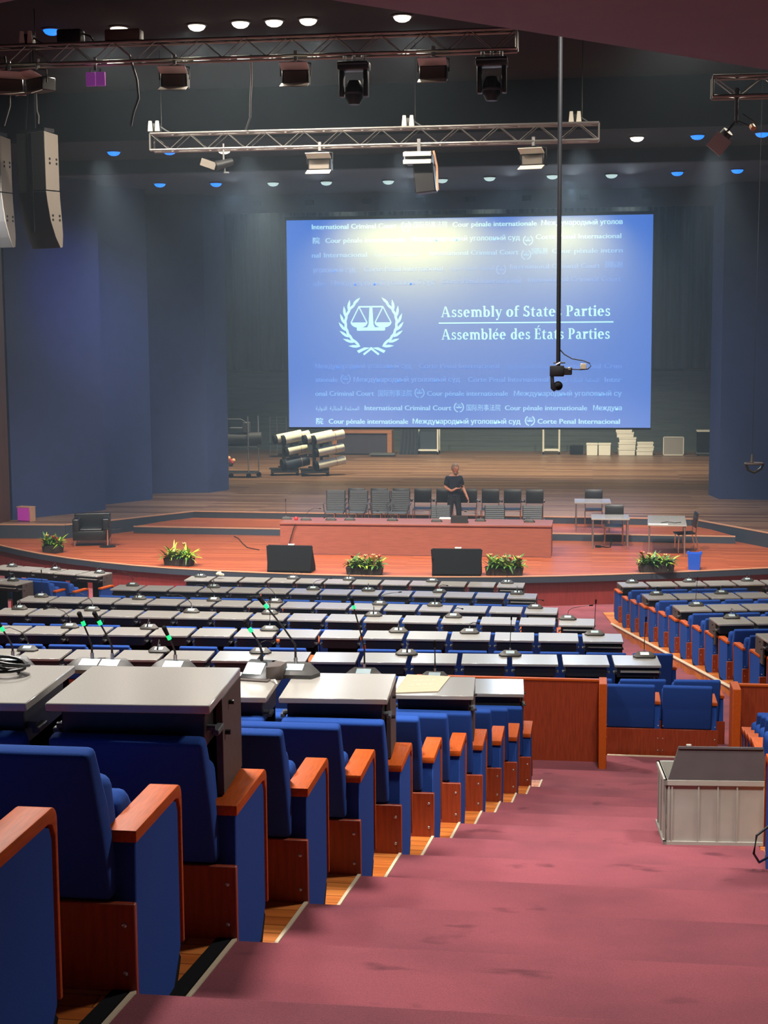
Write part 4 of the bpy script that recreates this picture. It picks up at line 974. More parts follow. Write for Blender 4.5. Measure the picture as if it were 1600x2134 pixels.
# display wedges draped in black
for (xl, xr_, yb, yt, lab, rz) in ((556, 649, 1193, 1136, 'black-draped stage monitor, the one nearer the armchair', -2), (900, 1002, 1200, 1143, 'black-draped stage monitor beside the flower trough, nearer the blue bin', 1)):
    a, c = atz(xl, yb, ZS), atz(xr_, yb, ZS); w_ = (c - a).length; h_ = aty(xl, yt, a.y + 0.12).z - ZS
    t = thing('stage_monitor', lab, 'monitor', ((a.x + c.x) / 2, a.y, ZS), R_(rz))
    b = MB(); b.prism([(0, 0.0), (0.12, h_), (0.17, h_), (0.5, 0.08), (0.5, 0)], -w_ / 2, w_ / 2, 'x', 0.006, 1); part('housing', b, 'blackmat', t)
    b = MB(); b.prism([(-w_ / 2 - 0.03, h_), (w_ / 2 + 0.03, h_), (w_ / 2 - 0.005, 0.04), (-w_ / 2 + 0.02, 0.04)], -0.008, 0.008, 'y', 0.003, 1)
    o = part('cover', b, 'blackmat', t); o.rotation_euler = (R_(-11.5), 0, 0); o.location = (0, -0.012, 0)
    b = MB(); b.box(-0.04, 0.1, 0.12, 0.17, h_, h_ + 0.03, 0.006, 1); part('clip', b, 'white', t, 'white clip on top')

for i_, (pts_, lab_) in enumerate((([(488, 1118), (497, 1122), (505, 1132), (515, 1141), (540, 1146)], 'thin black cable on the forestage boards between armchair and table'), ([(598, 1152), (606, 1120), (612, 1100), (616, 1092)], 'thin dark cable running up the front of the conference table'))):
    if i_ == 0: q_ = [atz(x_, y_, ZS + 0.01) for x_, y_ in pts_]
    else: q_ = [aty(x_, y_, TY0 - 0.015) for x_, y_ in pts_]
    solo('stage_cable', MB().tube(q_, 0.012, 6), 'black', lab_, 'cable')
# blue bin
a, c = atz(1434, 1188, ZS), atz(1460, 1188, ZS)
t = thing('waste_bin', 'bright blue plastic waste bin near the stage edge', 'bin', ((a.x + c.x) / 2, a.y + 0.12, ZS), R_(-6))
b = MB(); bm_ = bmesh.new()
lo = [(-0.12, -0.1), (0.12, -0.1), (0.12, 0.1), (-0.12, 0.1)]; hi = [(-0.14, -0.13), (0.14, -0.13), (0.14, 0.13), (-0.14, 0.13)]
L = [bm_.verts.new((x, y, 0)) for x, y in lo]; H = [bm_.verts.new((x, y, 0.36)) for x, y in hi]; I = [bm_.verts.new((x * 0.93, y * 0.93, 0.36)) for x, y in hi]; J = [bm_.verts.new((x * 0.9, y * 0.9, 0.02)) for x, y in lo]
for A, B in ((L, H), (H, I), (I, J)):
    for i in range(4): bm_.faces.new((A[i], A[(i + 1) % 4], B[(i + 1) % 4], B[i]))
bm_.faces.new(L[::-1]); bm_.faces.new(J); bmesh.ops.recalc_face_normals(bm_, faces=bm_.faces); b._merge(bm_)
part('body', b, 'bin', t)
for s in (-1, 1): b = MB(); b.cyl((s * 0.13, -0.06, 0.36), (s * 0.13, 0.06, 0.36), 0.035, n=10); part('handle', b, 'bin', t)

# armchair and side table
p = atz(183, 1139, ZS)
t = thing('armchair', 'black leather armchair with slim metal legs on the forestage', 'armchair', (p.x, p.y + 0.35, ZS), R_(14))
b = MB(); b.box(-0.44, 0.44, -0.36, 0.34, 0.15, 0.38, 0.02, 2); part('base', b, 'leather', t)
b = MB(); b.box(-0.44, 0.44, 0.2, 0.36, 0.36, 0.76, 0.03, 3); part('backrest', b, 'leather', t)
for s in (-1, 1):
    b = MB(); b.box(s * 0.36 - 0.08, s * 0.36 + 0.08, -0.36, 0.3, 0.34, 0.68, 0.03, 3); part('armrest', b, 'leather', t)
b = MB(); b.box(-0.275, 0.275, -0.34, 0.2, 0.36, 0.44, 0.03, 3); part('cushion', b, 'leather', t)
for sx in (-1, 1):
    for y in (-0.31, 0.29): b = MB(); b.cyl((sx * 0.4, y, 0), (sx * 0.4, y, 0.16), 0.018, n=8); part('leg', b, 'chrome', t)
p = atz(223, 1140, ZS)
t = thing('side_table', 'small black side table on a chrome pole beside the armchair', 'side table', (p.x, p.y + 0.05, ZS))
b = MB(); b.lathe([(0.2, 0), (0.2, 0.012), (0.03, 0.03)], n=24); part('base', b, 'blackmat', t)
b = MB(); b.cyl((0, 0, 0.02), (0, 0, 0.44), 0.022, n=10); part('pole', b, 'chrome', t)
b = MB(); b.box(-0.03, 0.3, -0.16, 0.16, 0.44, 0.46, 0.006, 1); part('tabletop', b, 'leather', t)
# violet light box by the wing
p = atz(50, 1087, ZU)
t = thing('light_box', 'violet glowing light box with pale rim beside the wooden side wall', 'lamp', (p.x, p.y, ZU), R_(-14))
b = MB(); b.box(-0.2, 0.18, 0, 0.2, 0.02, 0.36, 0.01, 1); part('body', b, 'purple2', t)
b = MB(); b.box(-0.22, 0.22, -0.01, 0.22, 0.36, 0.385, 0.004, 1); b.box(0.18, 0.215, -0.01, 0.21, 0, 0.37, 0.004, 1); part('rim', b, 'edge', t)

# ---- planters
def leaf(bm, base, ang, ln, wd, lift, droop):
    pts = []; d = Vector((math.cos(ang), math.sin(ang), 0)); s = Vector((-d.y, d.x, 0))
    for i in range(5):
        u = i / 4; c = base + d * ln * u + Vector((0, 0, ln * (lift * u - droop * u * u))); ww = wd * math.sin(math.pi * (0.12 + 0.88 * u)) if i < 4 else 0.0
        pts.append((bm.verts.new(c - s * ww), bm.verts.new(c + s * ww + Vector((0, 0, 0.2 * ww)))))
    for a, b in zip(pts, pts[1:]): bm.faces.new((a[0], b[0], b[1], a[1]))
def planter(px_, py_, w_, label, spec, rz):
    """trough of mixed leaves; spec = (share of yellow-green leaves, red flowers, peach flowers)"""
    yshare, nred, npeach, hh = spec
    p = atz(px_, py_, ZS); t = thing('flower_trough', label, 'planter', (p.x, p.y + 0.14, ZS), R_(rz))
    b = MB(); b.prism([(-w_ / 2 + 0.03, 0), (w_ / 2 - 0.03, 0), (w_ / 2, 0.17), (-w_ / 2, 0.17)], -0.13, 0.13, 'y', 0.01, 1); part('trough', b, 'trough', t)
    for nm, share, mm in (('foliage', 1 - yshare, 'leaf'), ('pale_foliage', yshare, 'leaf2')):
        bm = bmesh.new()
        for i in range(int(230 * w_ * share)):
            base = Vector((random.uniform(-w_ / 2 + 0.04, w_ / 2 - 0.04), random.uniform(-0.1, 0.1), 0.15 + random.uniform(0, 0.06)))
            leaf(bm, base, random.uniform(0, 6.28), random.uniform(0.14, 0.3) * hh, random.uniform(0.018, 0.034), random.uniform(0.5, 1.5), random.uniform(0.3, 1.0))
        me = bpy.data.meshes.new(nm); bm.to_mesh(me); bm.free(); me.materials.append(M[mm]); me.shade_smooth(); link(nm, me, t)
    for i in range(nred + npeach):
        b = MB(); c = Vector((random.uniform(-w_ / 2 + 0.06, w_ / 2 - 0.06), random.uniform(-0.1, 0.08), random.uniform(0.28, 0.38) * hh))
        bm = bmesh.new()
        for k in range(7): leaf(bm, c, k * 0.9, 0.06, 0.018, 1.6, 0.3)
        bmesh.ops.recalc_face_normals(bm, faces=bm.faces); b._merge(bm); b.cyl((c.x, c.y, 0.14), c, 0.005, n=5)
        part('blossom', b, 'red' if i < nred else 'peach', t)
planter(106, 1153, 0.5, 'flower trough with red bloom in front of the armchair', (0.3, 2, 1, 1.0), -25)
planter(370, 1180, 0.68, 'flower trough of spiky yellow-green leaves between armchair and draped monitor', (0.65, 0, 1, 1.15), -12)
planter(758, 1199, 0.8, 'wide flower trough with peach blossoms between the two draped monitors', (0.35, 2, 7, 1.0), 0)
planter(1050, 1200, 0.82, 'flower trough just beside the draped monitor, nearer the small tables', (0.35, 2, 6, 1.0), 2)
planter(1367, 1194, 0.76, 'dark green flower trough in front of the small tables and bin', (0.2, 2, 3, 1.0), 8)
# something pale on the front desk
a, d, n = rows[0]; p = atz(458, 1206, a.z)
t = thing('paper_flower', 'crumpled white tissue standing on the front desk row', 'tissue', (p.x, p.y, a.z))
b = MB()
for i in range(7): b.sph((random.uniform(-0.06, 0.06), random.uniform(-0.03, 0.03), 0.04 + random.uniform(0, 0.09)), 0.035, (1, 0.7, 0.8), 8)
part('tissue', b, 'cream', t)

# ================================================================== PERSON
def skin_mesh(name, vs, es, rad, m, parent, sub=2):
    me = bpy.data.meshes.new(name); me.from_pydata([v[:3] for v in vs], es, []); o = bpy.data.objects.new('tmp', me); COL.objects.link(o)
    o.modifiers.new('s', 'SKIN')
    for i, r in enumerate(rad):
        s = me.skin_vertices[0].data[i]; s.radius = r if isinstance(r, tuple) else (r, r); s.use_root = (i == 0)
    if sub: o.modifiers.new('u', 'SUBSURF').levels = sub; o.modifiers['u'].render_levels = sub
    dg = bpy.context.evaluated_depsgraph_get(); res = bpy.data.meshes.new_from_object(o.evaluated_get(dg)); bpy.data.objects.remove(o)
    res.name = name; res.materials.clear(); res.materials.append(M[m]); res.shade_smooth(); return link(name, res, parent)
p = aty(946, 965, 38.15); PZ = ZM
H_ = p.z - PZ
t = thing('person', 'person in dark short-sleeved shirt and trousers standing behind the conference table', 'person', (p.x, 38.15, PZ), R_(22))
k = H_ / 1.74
S_ = lambda *a: tuple(v * k for v in a)
# faces -y; x to the viewer's right
body = [(0, 0, .90), (0, .01, 1.04), (0, .0, 1.20), (0, .01, 1.35), (0, .0, 1.43), (0, -.03, 1.52),
        (-.17, .01, 1.33), (-.24, .03, 1.10), (-.13, -.19, 1.02), (-.03, -.25, 1.08),
        (.17, .01, 1.33), (.25, .02, 1.08), (.31, -.08, .89), (.33, -.11, .82),
        (-.10, 0, .88), (-.12, -.01, .50), (-.13, .03, .08), (-.14, -.1, .03),
        (.10, 0, .88), (.12, -.04, .50), (.13, .0, .08), (.15, -.13, .03)]
be = [(0, 1), (1, 2), (2, 3), (3, 4), (4, 5), (3, 6), (6, 7), (7, 8), (8, 9), (3, 10), (10, 11), (11, 12), (12, 13), (0, 14), (14, 15), (15, 16), (16, 17), (0, 18), (18, 19), (19, 20), (20, 21)]
br_ad = [(.15, .11), (.15, .11), (.16, .115), (.13, .09), .06, .055, .07, .046, .036, .03, .07, .046, .036, .03, .085, .058, .042, .035, .085, .058, .042, .035]
bo = skin_mesh('body', [S_(*v) for v in body], be, [(tuple(v * k for v in r) if isinstance(r, tuple) else r * k) for r in br_ad], 'skin', t)
# shirt and trousers a little fuller than the body
sh = [(0, 0, .80), (0, 0, .92), (0, .01, 1.04), (0, .0, 1.20), (0, .01, 1.34), (0, .005, 1.40), (-.17, .01, 1.335), (-.225, .025, 1.13), (.17, .01, 1.335), (.23, .02, 1.12)]
skin_mesh('shirt', [S_(*v) for v in sh], [(0, 1), (1, 2), (2, 3), (3, 4), (4, 5), (4, 6), (6, 7), (4, 8), (8, 9)], [tuple(x * k for x in r) for r in ((.18, .14), (.182, .142), (.178, .138), (.182, .138), (.15, .11), (.075, .075), (.09, .09), (.072, .072), (.09, .09), (.072, .072))], 'navy', t)
tr_ = [(0, 0, 1.02), (0, 0, .90), (-.085, 0, .74), (-.12, -.01, .48), (-.13, .03, .09), (.085, 0, .74), (.12, -.04, .50), (.13, .0, .09)]
skin_mesh('trousers', [S_(*v) for v in tr_], [(0, 1), (1, 2), (2, 3), (3, 4), (1, 5), (5, 6), (6, 7)], [tuple(x * k for x in r) for r in ((.155, .125), (.15, .128), (.102, .106), (.08, .08), (.066, .066), (.102, .106), (.08, .08), (.066, .066))], 'navy2', t)
for s, (fx, fy) in ((-1, (-.135, -.05)), (1, (.14, -.08))):
    b = MB(); b.box(fx * k - .045, fx * k + .045, (fy - .13) * k, (fy + .13) * k, 0, .08, .03, 3); part('shoe', b, 'blackmat', t)
# head: shaped ball with brow, nose, jaw, ears, eyes, mouth; turned and bowed a little
hd = bmesh.new(); bmesh.ops.create_uvsphere(hd, u_segments=24, v_segments=18, radius=0.1)
for v in hd.verts:
    x, y, z = v.co; sx = 0.76 - (0.16 * max(0, -z) / 0.1); sy = 0.96
    if y < 0 and z < 0: sy = 0.92 + 0.1 * max(0, -z) / 0.1
    v.co = Vector((x * sx, y * sy, z * 1.2))
    if y < -0.05 and abs(x) < 0.02 and -0.03 < z < 0.02: v.co.y -= 0.022 * (1 - abs(x) / 0.02)
    if y < -0.05 and 0.012 < z < 0.035: v.co.y -= 0.006
me = bpy.data.meshes.new('head'); hd.to_mesh(me); hd.free(); me.materials.append(M['skin']); me.shade_smooth()
hp = Vector(S_(0.015, -.045, 1.60)); ho = link('head', me, t); ho.location = hp; ho.rotation_euler = (R_(14), R_(-4), R_(14)); ho.scale = (k * 1.16, k * 1.16, k * 1.16)
for s in (-1, 1):
    b = MB(); b.sph((s * 0.076, 0.0, -0.005), 0.026, (0.35, 0.7, 1.1), 10); part('ear', b, 'skin', ho)
    b = MB(); b.sph((s * 0.03, -0.087, 0.014), 0.011, (1.2, 0.6, 0.8), 8); part('eye', b, 'blackmat', ho)
b = MB(); b.sph((0, -0.088, -0.062), 0.02, (1.2, 0.4, 0.28), 8); part('mouth', b, 'fascia', ho)
hr = bmesh.new(); bmesh.ops.create_uvsphere(hr, u_segments=24, v_segments=18, radius=0.108)
bmesh.ops.delete(hr, geom=[v for v in hr.verts if v.co.z < -0.04 or (v.co.y < -0.055 and v.co.z < 0.062) or (v.co.y < 0.0 and v.co.z < 0.0)], context='VERTS')
for v in hr.verts: v.co = Vector((v.co.x * 0.78, v.co.y * 0.97 + 0.003, v.co.z * 1.2))
me = bpy.data.meshes.new('hair'); hr.to_mesh(me); hr.free(); me.materials.append(M['hair']); me.shade_smooth(); link('hair', me, ho)
bd = bmesh.new(); bmesh.ops.create_uvsphere(bd, u_segments=16, v_segments=12, radius=0.055)
for v in bd.verts: v.co = Vector((v.co.x * 1.0, -0.055 + v.co.y * 0.75, -0.085 + v.co.z * 0.75))
me = bpy.data.meshes.new('beard'); bd.to_mesh(me); bd.free(); me.materials.append(M['hair']); me.shade_smooth(); link('beard', me, ho)
def hand(root, dirv, palmn, side, nm):
    """palm, four bent fingers of unequal length and a thumb from the side of the palm"""
    d = Vector(dirv).normalized(); nrm = Vector(palmn).normalized(); sv = d.cross(nrm).normalized() * side
    R0 = Vector(root); vs, es, rd = [tuple(R0 - d * .05)], [], [(.026, .024)]
    vs.append(tuple(R0 + d * .05)); es.append((0, 1)); rd.append((.034, .016))
    for i, (o_, L_) in enumerate(((-.026, .062), (-.009, .075), (.009, .07), (.026, .055))):
        b0 = len(vs); q = R0 + d * .085 + sv * o_
        vs += [tuple(q), tuple(q + d * L_ * .5 + nrm * .012), tuple(q + d * L_ * .75 + nrm * .042)]; es += [(1, b0), (b0, b0 + 1), (b0 + 1, b0 + 2)]; rd += [.0095, .0085, .0075]
    b0 = len(vs); q = R0 + d * .03 - sv * .035
    vs += [tuple(q), tuple(q + d * .03 - sv * .018 + nrm * .015), tuple(q + d * .055 - sv * .015 + nrm * .03)]; es += [(0, b0), (b0, b0 + 1), (b0 + 1, b0 + 2)]; rd += [.013, .011, .009]
    skin_mesh(nm, vs, es, rd, 'skin', t, 1)
hand(S_(-.03, -.25, 1.08), (1, -.35, .25), (0, -.6, 1), 1, 'hand')
hand(S_(.33, -.11, .82), (.35, -.35, -1), (-1, -.2, -.2), 1, 'hand')
# one continuous skin: body, head, ears and hands melt into a single surface
hb_ = Matrix.LocRotScale(ho.location, ho.rotation_euler, ho.scale)
allb = bmesh.new()
for o_ in [o_ for o_ in list(t.children) + list(ho.children) if o_.name.split('.')[0] in ('body', 'head', 'ear', 'hand')]:
    me_ = o_.data.copy(); me_.transform(hb_ if o_ == ho or o_.parent == ho else Matrix.Identity(4)); allb.from_mesh(me_); bpy.data.meshes.remove(me_)
me_ = bpy.data.meshes.new('tmp'); allb.to_mesh(me_); allb.free(); o_ = bpy.data.objects.new('tmp', me_); COL.objects.link(o_)
rm = o_.modifiers.new('r', 'REMESH'); rm.mode = 'VOXEL'; rm.voxel_size = 0.006; rm.use_smooth_shade = True
skin_ = bpy.data.meshes.new_from_object(o_.evaluated_get(bpy.context.evaluated_depsgraph_get())); bpy.data.objects.remove(o_)
skin_.name = 'body'; skin_.materials.clear(); skin_.materials.append(M['skin']); skin_.shade_smooth()
for o_ in list(ho.children):
    if o_.name.split('.')[0] == 'ear': bpy.data.objects.remove(o_)
    else: o_.parent = t; o_.matrix_basis = hb_
for o_ in [o_ for o_ in list(t.children) if o_.name.split('.')[0] in ('body', 'head', 'hand')]: bpy.data.objects.remove(o_)
link('body', skin_, t)
b = MB(); b.box(-0.045, 0.045, -0.006, 0.006, -0.08, 0.08, 0.004, 1); o = solo('phone', b, 'black', 'dark handset held against the person’s chest', 'phone')
a_ = math.radians(22); hx, hy, hz_ = S_(.07, -.30, 1.13); o.location = (p.x + hx * math.cos(a_) - hy * math.sin(a_), 38.15 + hx * math.sin(a_) + hy * math.cos(a_), PZ + hz_); o.rotation_euler = (R_(35), R_(50), R_(22))

# ================================================================== REAR STAGE
def roll_cart(px_, py_, label, rolls, key):
    p = atz(px_, py_, ZU); t = thing('roll_cart', label, 'cart', (p.x, p.y, ZU), R_(12))
    b = MB(); b.box(-0.45, 0.5, -0.3, 0.4, 0.1, 0.16); part('base', b, 'black', t)
    for x, y in ((-0.4, -0.25), (0.45, -0.25), (-0.4, 0.35), (0.45, 0.35)): b = MB(); b.cyl((x, y - 0.02, 0.05), (x, y + 0.02, 0.05), 0.05, n=12); part('wheel', b, 'blackmat', t)
    b = MB(); b.box(-0.06, 0.06, -0.06, 0.06, 0.16, 1.28); b.box(0.2, 0.3, 0.2, 0.3, 0.16, 1.28); part('post', b, 'black', t)
    for z in (0.2, 0.62, 1.05): b = MB(); b.box(-0.5, 0.5, -0.05, 0.05, z, z + 0.05); b.box(-0.2, 0.5, 0.22, 0.28, z + 0.04, z + 0.09); part('bracket', b, 'black', t)
    for i, (ox, z, L, r_, mm, lab) in enumerate(rolls):
        dirv = Vector((0.85, 0.5, 0.16)).normalized(); c0 = Vector((p.x + ox, p.y - 0.12, ZU + z)); c1 = c0 + dirv * L
        q = thing('carpet_roll', f'{lab} {key}', 'roll', c0)
        b = MB(); b.cyl((0, 0, 0), c1 - c0, r_, n=18); part('roll', b, mm, q)
        b = MB(); b.cyl(dirv * -0.05, dirv * 0.06, r_ * 1.03, n=16); part('end_cap', b, 'blackmat', q)
        b = MB(); b.cyl(dirv * (L * 0.68), dirv * (L * 0.70), r_ * 1.02, n=18); part('tie', b, 'edge', q)
roll_cart(592, 990, 'black cart of stacked rolls nearer the wheeled trolley', [(-0.28, 1.22, 0.95, 0.15, 'cream', 'cream roll, back of two on top of'), (0.0, 1.2, 0.95, 0.155, 'cream', 'cream roll, front of two on top of'), (0.1, 0.8, 0.75, 0.14, 'cream', 'cream roll on the middle shelf of'), (0.0, 0.36, 0.9, 0.2, 'dbl', 'thick dark roll at the bottom of')], 'the cart nearer the trolley')
roll_cart(655, 991, 'black cart of stacked rolls nearer the wooden counter', [(-0.3, 1.22, 1.0, 0.15, 'cream', 'cream roll, back of two on top of'), (0.0, 1.2, 1.1, 0.16, 'cream', 'cream roll, front of two on top of'), (0.08, 0.78, 1.0, 0.15, 'cream', 'cream roll on the middle shelf of'), (0.08, 0.34, 1.05, 0.15, 'cream', 'cream roll at the bottom of')], 'the cart nearer the counter')
# wheeled trolley with a chair and a roll, by the wing
p = atz(512, 996, ZU)
t = thing('trolley', 'tall wheeled trolley frame half hidden behind the blue wing', 'trolley', (p.x, p.y, ZU))
for x, y in ((0.1, 0), (0.36, 0.4), (-0.7, 0), (-0.7, 0.4)): b = MB(); b.cyl((x, y, 0.1), (x, y, 2.05), 0.022, n=8); part('pole', b, 'steel', t)
for x, y in ((0.1, 0), (0.36, 0.4), (-0.5, 0)): b = MB(); b.cyl((x, y - 0.03, 0.08), (x, y + 0.03, 0.08), 0.08, n=14); part('wheel', b, 'blackmat', t)
b = MB(); b.box(-0.75, 0.35, -0.03, 0.45, 0.14, 0.2); part('base_shelf', b, 'rib', t)
b = MB(); b.box(-0.75, 0.4, -0.03, 0.45, 1.0, 1.05); part('upper_shelf', b, 'rib', t)
b = MB(); b.cyl((-0.7, 0.15, 1.27), (0.5, 0.3, 1.3), 0.21, n=20); solo('dark_roll', b, 'spk', 'thick grey roll lying on the wheeled trolley', 'roll', (p.x, p.y, ZU))
b = MB(); b.tube([(-0.6, 0.1, 1.95), (-0.15, 0.1, 1.95), (0.05, 0.12, 1.82), (0.1, 0.15, 1.6)], 0.02, 6); b.box(-0.55, -0.12, 0.05, 0.4, 1.62, 1.67, 0.01, 1); b.box(-0.1, 0.1, 0.08, 0.4, 1.5, 1.85, 0.02, 1)
solo('stacked_seat', b, 'rib', 'pale-framed spare seat on top of the wheeled trolley', 'seat', (p.x, p.y, ZU))
p2 = atz(481, 972, ZU); t = thing('bouquet', 'small orange and red bouquet on the rear stage by the trolley', 'flowers', (p2.x, p2.y, ZU))
b = MB(); b.lathe([(0.06, 0), (0.09, 0.1), (0.07, 0.14)], n=10); part('pot', b, 'trough', t)
for x, z, mm in ((-0.07, 0.3, 'peach'), (0.02, 0.2, 'red'), (0.1, 0.22, 'peach'), (0.06, 0.15, 'red')): b = MB(); b.sph((x, 0, z), 0.075, n=8); part('blossom', b, mm, t)
# wire rack, counter, cages
p = atz(580, 948, ZU); t = thing('wire_rack', 'tall grey wire rack behind the stacked rolls', 'rack', (p.x, p.y, ZU))
for x in (-0.33, -0.05, 0.33): b = MB(); b.cyl((x, 0, 0), (x, 0, 1.5), 0.02, n=6); part('upright', b, 'rib', t)
b = MB()
for i in range(11): b.cyl((-0.33, 0, 0.2 + i * 0.13), (0.33, 0, 0.2 + i * 0.13), 0.008, n=5)
part('wires', b, 'rib', t)
p = atz(759, 946, ZU); t = thing('counter', 'pale orange wooden counter with dark front under the projection screen', 'counter', (p.x, p.y - 0.6, ZU))
b = MB(); b.box(-1.18, 1.18, 0, 0.6, 0.86, 0.97); part('countertop', b, 'orangewood', t)
for s in (-1, 1): b = MB(); b.box(s * 1.09 - 0.09, s * 1.09 + 0.09, 0.01, 0.59, 0.06, 0.86); part('side_panel', b, 'orangewood', t)
b = MB(); b.box(-1.0, 1.0, 0.08, 0.12, 0.06, 0.86); part('front_panel', b, 'dkpanel', t)
b = MB(); b.box(-1.1, 1.15, 0.02, 0.55, 0, 0.06); part('plinth', b, 'blackmat', t)
b = MB(); b.box(-0.5, 0.5, -0.3, 0.3, 0.05, 0.11, 0.01, 1)
for x in (-0.4, 0.4):
    for y in (-0.2, 0.2): b.cyl((x - 0.03, y, 0.035), (x + 0.03, y, 0.035), 0.035, n=10)
q = atz(805, 946, ZU); solo('dolly', b, 'rib', 'low wheeled dolly in front of the wooden counter', 'dolly', (q.x, q.y - 1.0, ZU))
def cage(px_, w_, d_, h_, label, box_):
    p = atz(px_, 945, ZU); t = thing('cage_trolley', label, 'trolley', (p.x, p.y - 0.5, ZU))
    for x in (-w_ / 2, w_ / 2):
        for y in ((0, d_) if d_ else (0,)):
            b = MB(); b.cyl((x, y, 0.05), (x, y, h_), 0.035, n=8); part('upright', b, 'white', t)
            b = MB(); b.cyl((x - 0.03, y, 0.06), (x + 0.03, y, 0.06), 0.06, n=10); part('wheel', b, 'blackmat', t)
    b = MB(); b.box(-w_ / 2, w_ / 2, -0.03, max(d_, 0.3) , 0.14, 0.2); part('shelf', b, 'white', t)
    b = MB(); b.box(-w_ / 2, w_ / 2, -0.02, 0.02, h_ - 0.06, h_); part('top_rail', b, 'white', t)
    if box_: b = MB(); b.box(-w_ / 2 + 0.06, w_ / 2 - 0.06, 0.1, d_ - 0.05, 0.2, 0.9, 0.01, 1); solo('dark_box', b, 'dbl', 'dark blue box inside the pale cage trolley', 'box', (p.x, p.y - 0.5, ZU))
cage(893, 0.82, 0.7, 1.25, 'pale cage trolley under the screen beside the wooden counter', True)
cage(1149, 0.62, 0.4, 1.3, 'narrow pale frame trolley under the screen near the black case', False)
p = atz(845, 946, ZU); b = MB()
for i in range(5): b.tube([(-0.35 + i * 0.15, 0, 0), (-0.3 + i * 0.15, 0.02, 0.5), (-0.25 + i * 0.13, 0.03, 1.1)], 0.07, 7)
solo('folded_drape', b, 'curtain', 'dark folded drape hanging between counter and cage trolley', 'drape', (p.x + 0.2, p.y - 0.3, ZU))
p = atz(1201, 946, ZU); t = thing('equipment_case', 'black equipment case on the rear stage beside white boxes', 'case', (p.x, p.y - 0.5, ZU))
b = MB(); b.box(-0.26, 0.26, 0, 0.35, 0.03, 0.36, 0.02, 2); part('body', b, 'blackmat', t); b = MB(); b.tube([(-0.15, 0.17, 0.36), (-0.13, 0.17, 0.42), (0.13, 0.17, 0.42), (0.15, 0.17, 0.36)], 0.014, 6); part('handle', b, 'black', t)
def wbox(x0, x1, y0, y1, label, grp, d_=0.4, lid=True):
    Y = atz(x0, 947, ZU).y - 0.5; a, c = aty(x0, y1, Y), aty(x1, y0, Y); zb = max(ZU, a.z)
    if y1 > 944: zb = ZU
    t = thing('white_box', label, 'box', ((a.x + c.x) / 2, Y, zb), R_(random.uniform(-4, 4)), grp)
    hh = c.z - zb; w_ = c.x - a.x
    b = MB(); b.box(-w_ / 2, w_ / 2, 0, d_, 0, hh - 0.05, 0.01, 1); part('body', b, 'white', t)
    b = MB(); b.box(-w_ / 2 - 0.015, w_ / 2 + 0.015, -0.015, d_ + 0.015, hh - 0.06, hh - 0.004, 0.008, 1); part('lid', b, 'white', t)
G1 = 'white boxes on the rear stage'
wbox(1222, 1245, 924, 947, 'white lidded box beside the black case', G1); wbox(1247, 1272, 924, 947, 'white lidded box beside the tallest white stack', G1)
for i, (x0, x1, y0, y1) in enumerate(((1289, 1323, 935, 947), (1289, 1324, 923, 935), (1290, 1325, 912, 923), (1285, 1320, 901, 912), (1283, 1317, 891, 901))):
    wbox(x0, x1, y0, y1, f'flat white tray in the tallest white stack, {ORD[i + 1]} from the floor', G1, 0.5)
for i, (x0, x1, y0, y1) in enumerate(((1326, 1360, 938, 947), (1327, 1362, 930, 938), (1328, 1361, 922, 930))):
    wbox(x0, x1, y0, y1, f'flat white tray in the low white stack, {ORD[i + 1]} from the floor', G1, 0.5)
Y = atz(1400, 947, ZU).y - 0.4; a, c = aty(1381, 945, Y), aty(1425, 910, Y)
t = thing('panel_board', 'pale grey framed board leaning on the rear stage', 'board', ((a.x + c.x) / 2, Y, ZU))
b = MB(); b.box(-(c.x - a.x) / 2, (c.x - a.x) / 2, 0, 0.05, 0, c.z - ZU); part('board', b, 'laminate', t)
w2 = (c.x - a.x) / 2; hh = c.z - ZU
for bb in ((-w2, w2, hh - 0.03, hh), (-w2, w2, 0, 0.03), (-w2, -w2 + 0.03, 0, hh), (w2 - 0.03, w2, 0, hh)): b = MB(); b.box(bb[0], bb[1], -0.015, 0.06, bb[2], bb[3]); part('rim', b, 'white', t)
p = atz(1464, 947, ZU); t = thing('equipment_trolley', 'dark equipment trolley with white top beside the blue wing', 'trolley', (p.x, p.y - 0.6, ZU))
b = MB(); b.box(-0.25, 0.3, 0, 0.5, 0.12, 0.92); part('body', b, 'blackmat', t); b = MB(); b.box(-0.28, 0.3, -0.02, 0.5, 0.92, 0.97); part('top', b, 'white', t); b = MB(); b.box(-0.3, 0.3, -0.05, 0.5, 0.06, 0.12); part('base', b, 'rib', t)
for x in (-0.22, 0.22): b = MB(); b.cyl((x - 0.03, 0.05, 0.05), (x + 0.03, 0.05, 0.05), 0.05, n=10); part('wheel', b, 'blackmat', t)
b = MB(); q = aty(1447, 771, 60.2)
for dz in (0, 0.14): b.cyl((0, 0, dz), (1.2, 0, dz), 0.025, n=6)
solo('wall_pipe', b, 'rib', 'grey pipes along the rear wall beside the white-topped trolley', 'pipe', (q.x - 0.4, 60.3, q.z))
b = MB(); q = aty(470, 775, 60.2)
for dz in (0, 0.1): b.cyl((-0.6, 0, dz), (1.75, 0, dz), 0.03, n=6)
solo('wall_pipe', b, 'rib', 'grey pipes along the rear wall above the wheeled trolley', 'pipe', (q.x, 60.3, q.z))

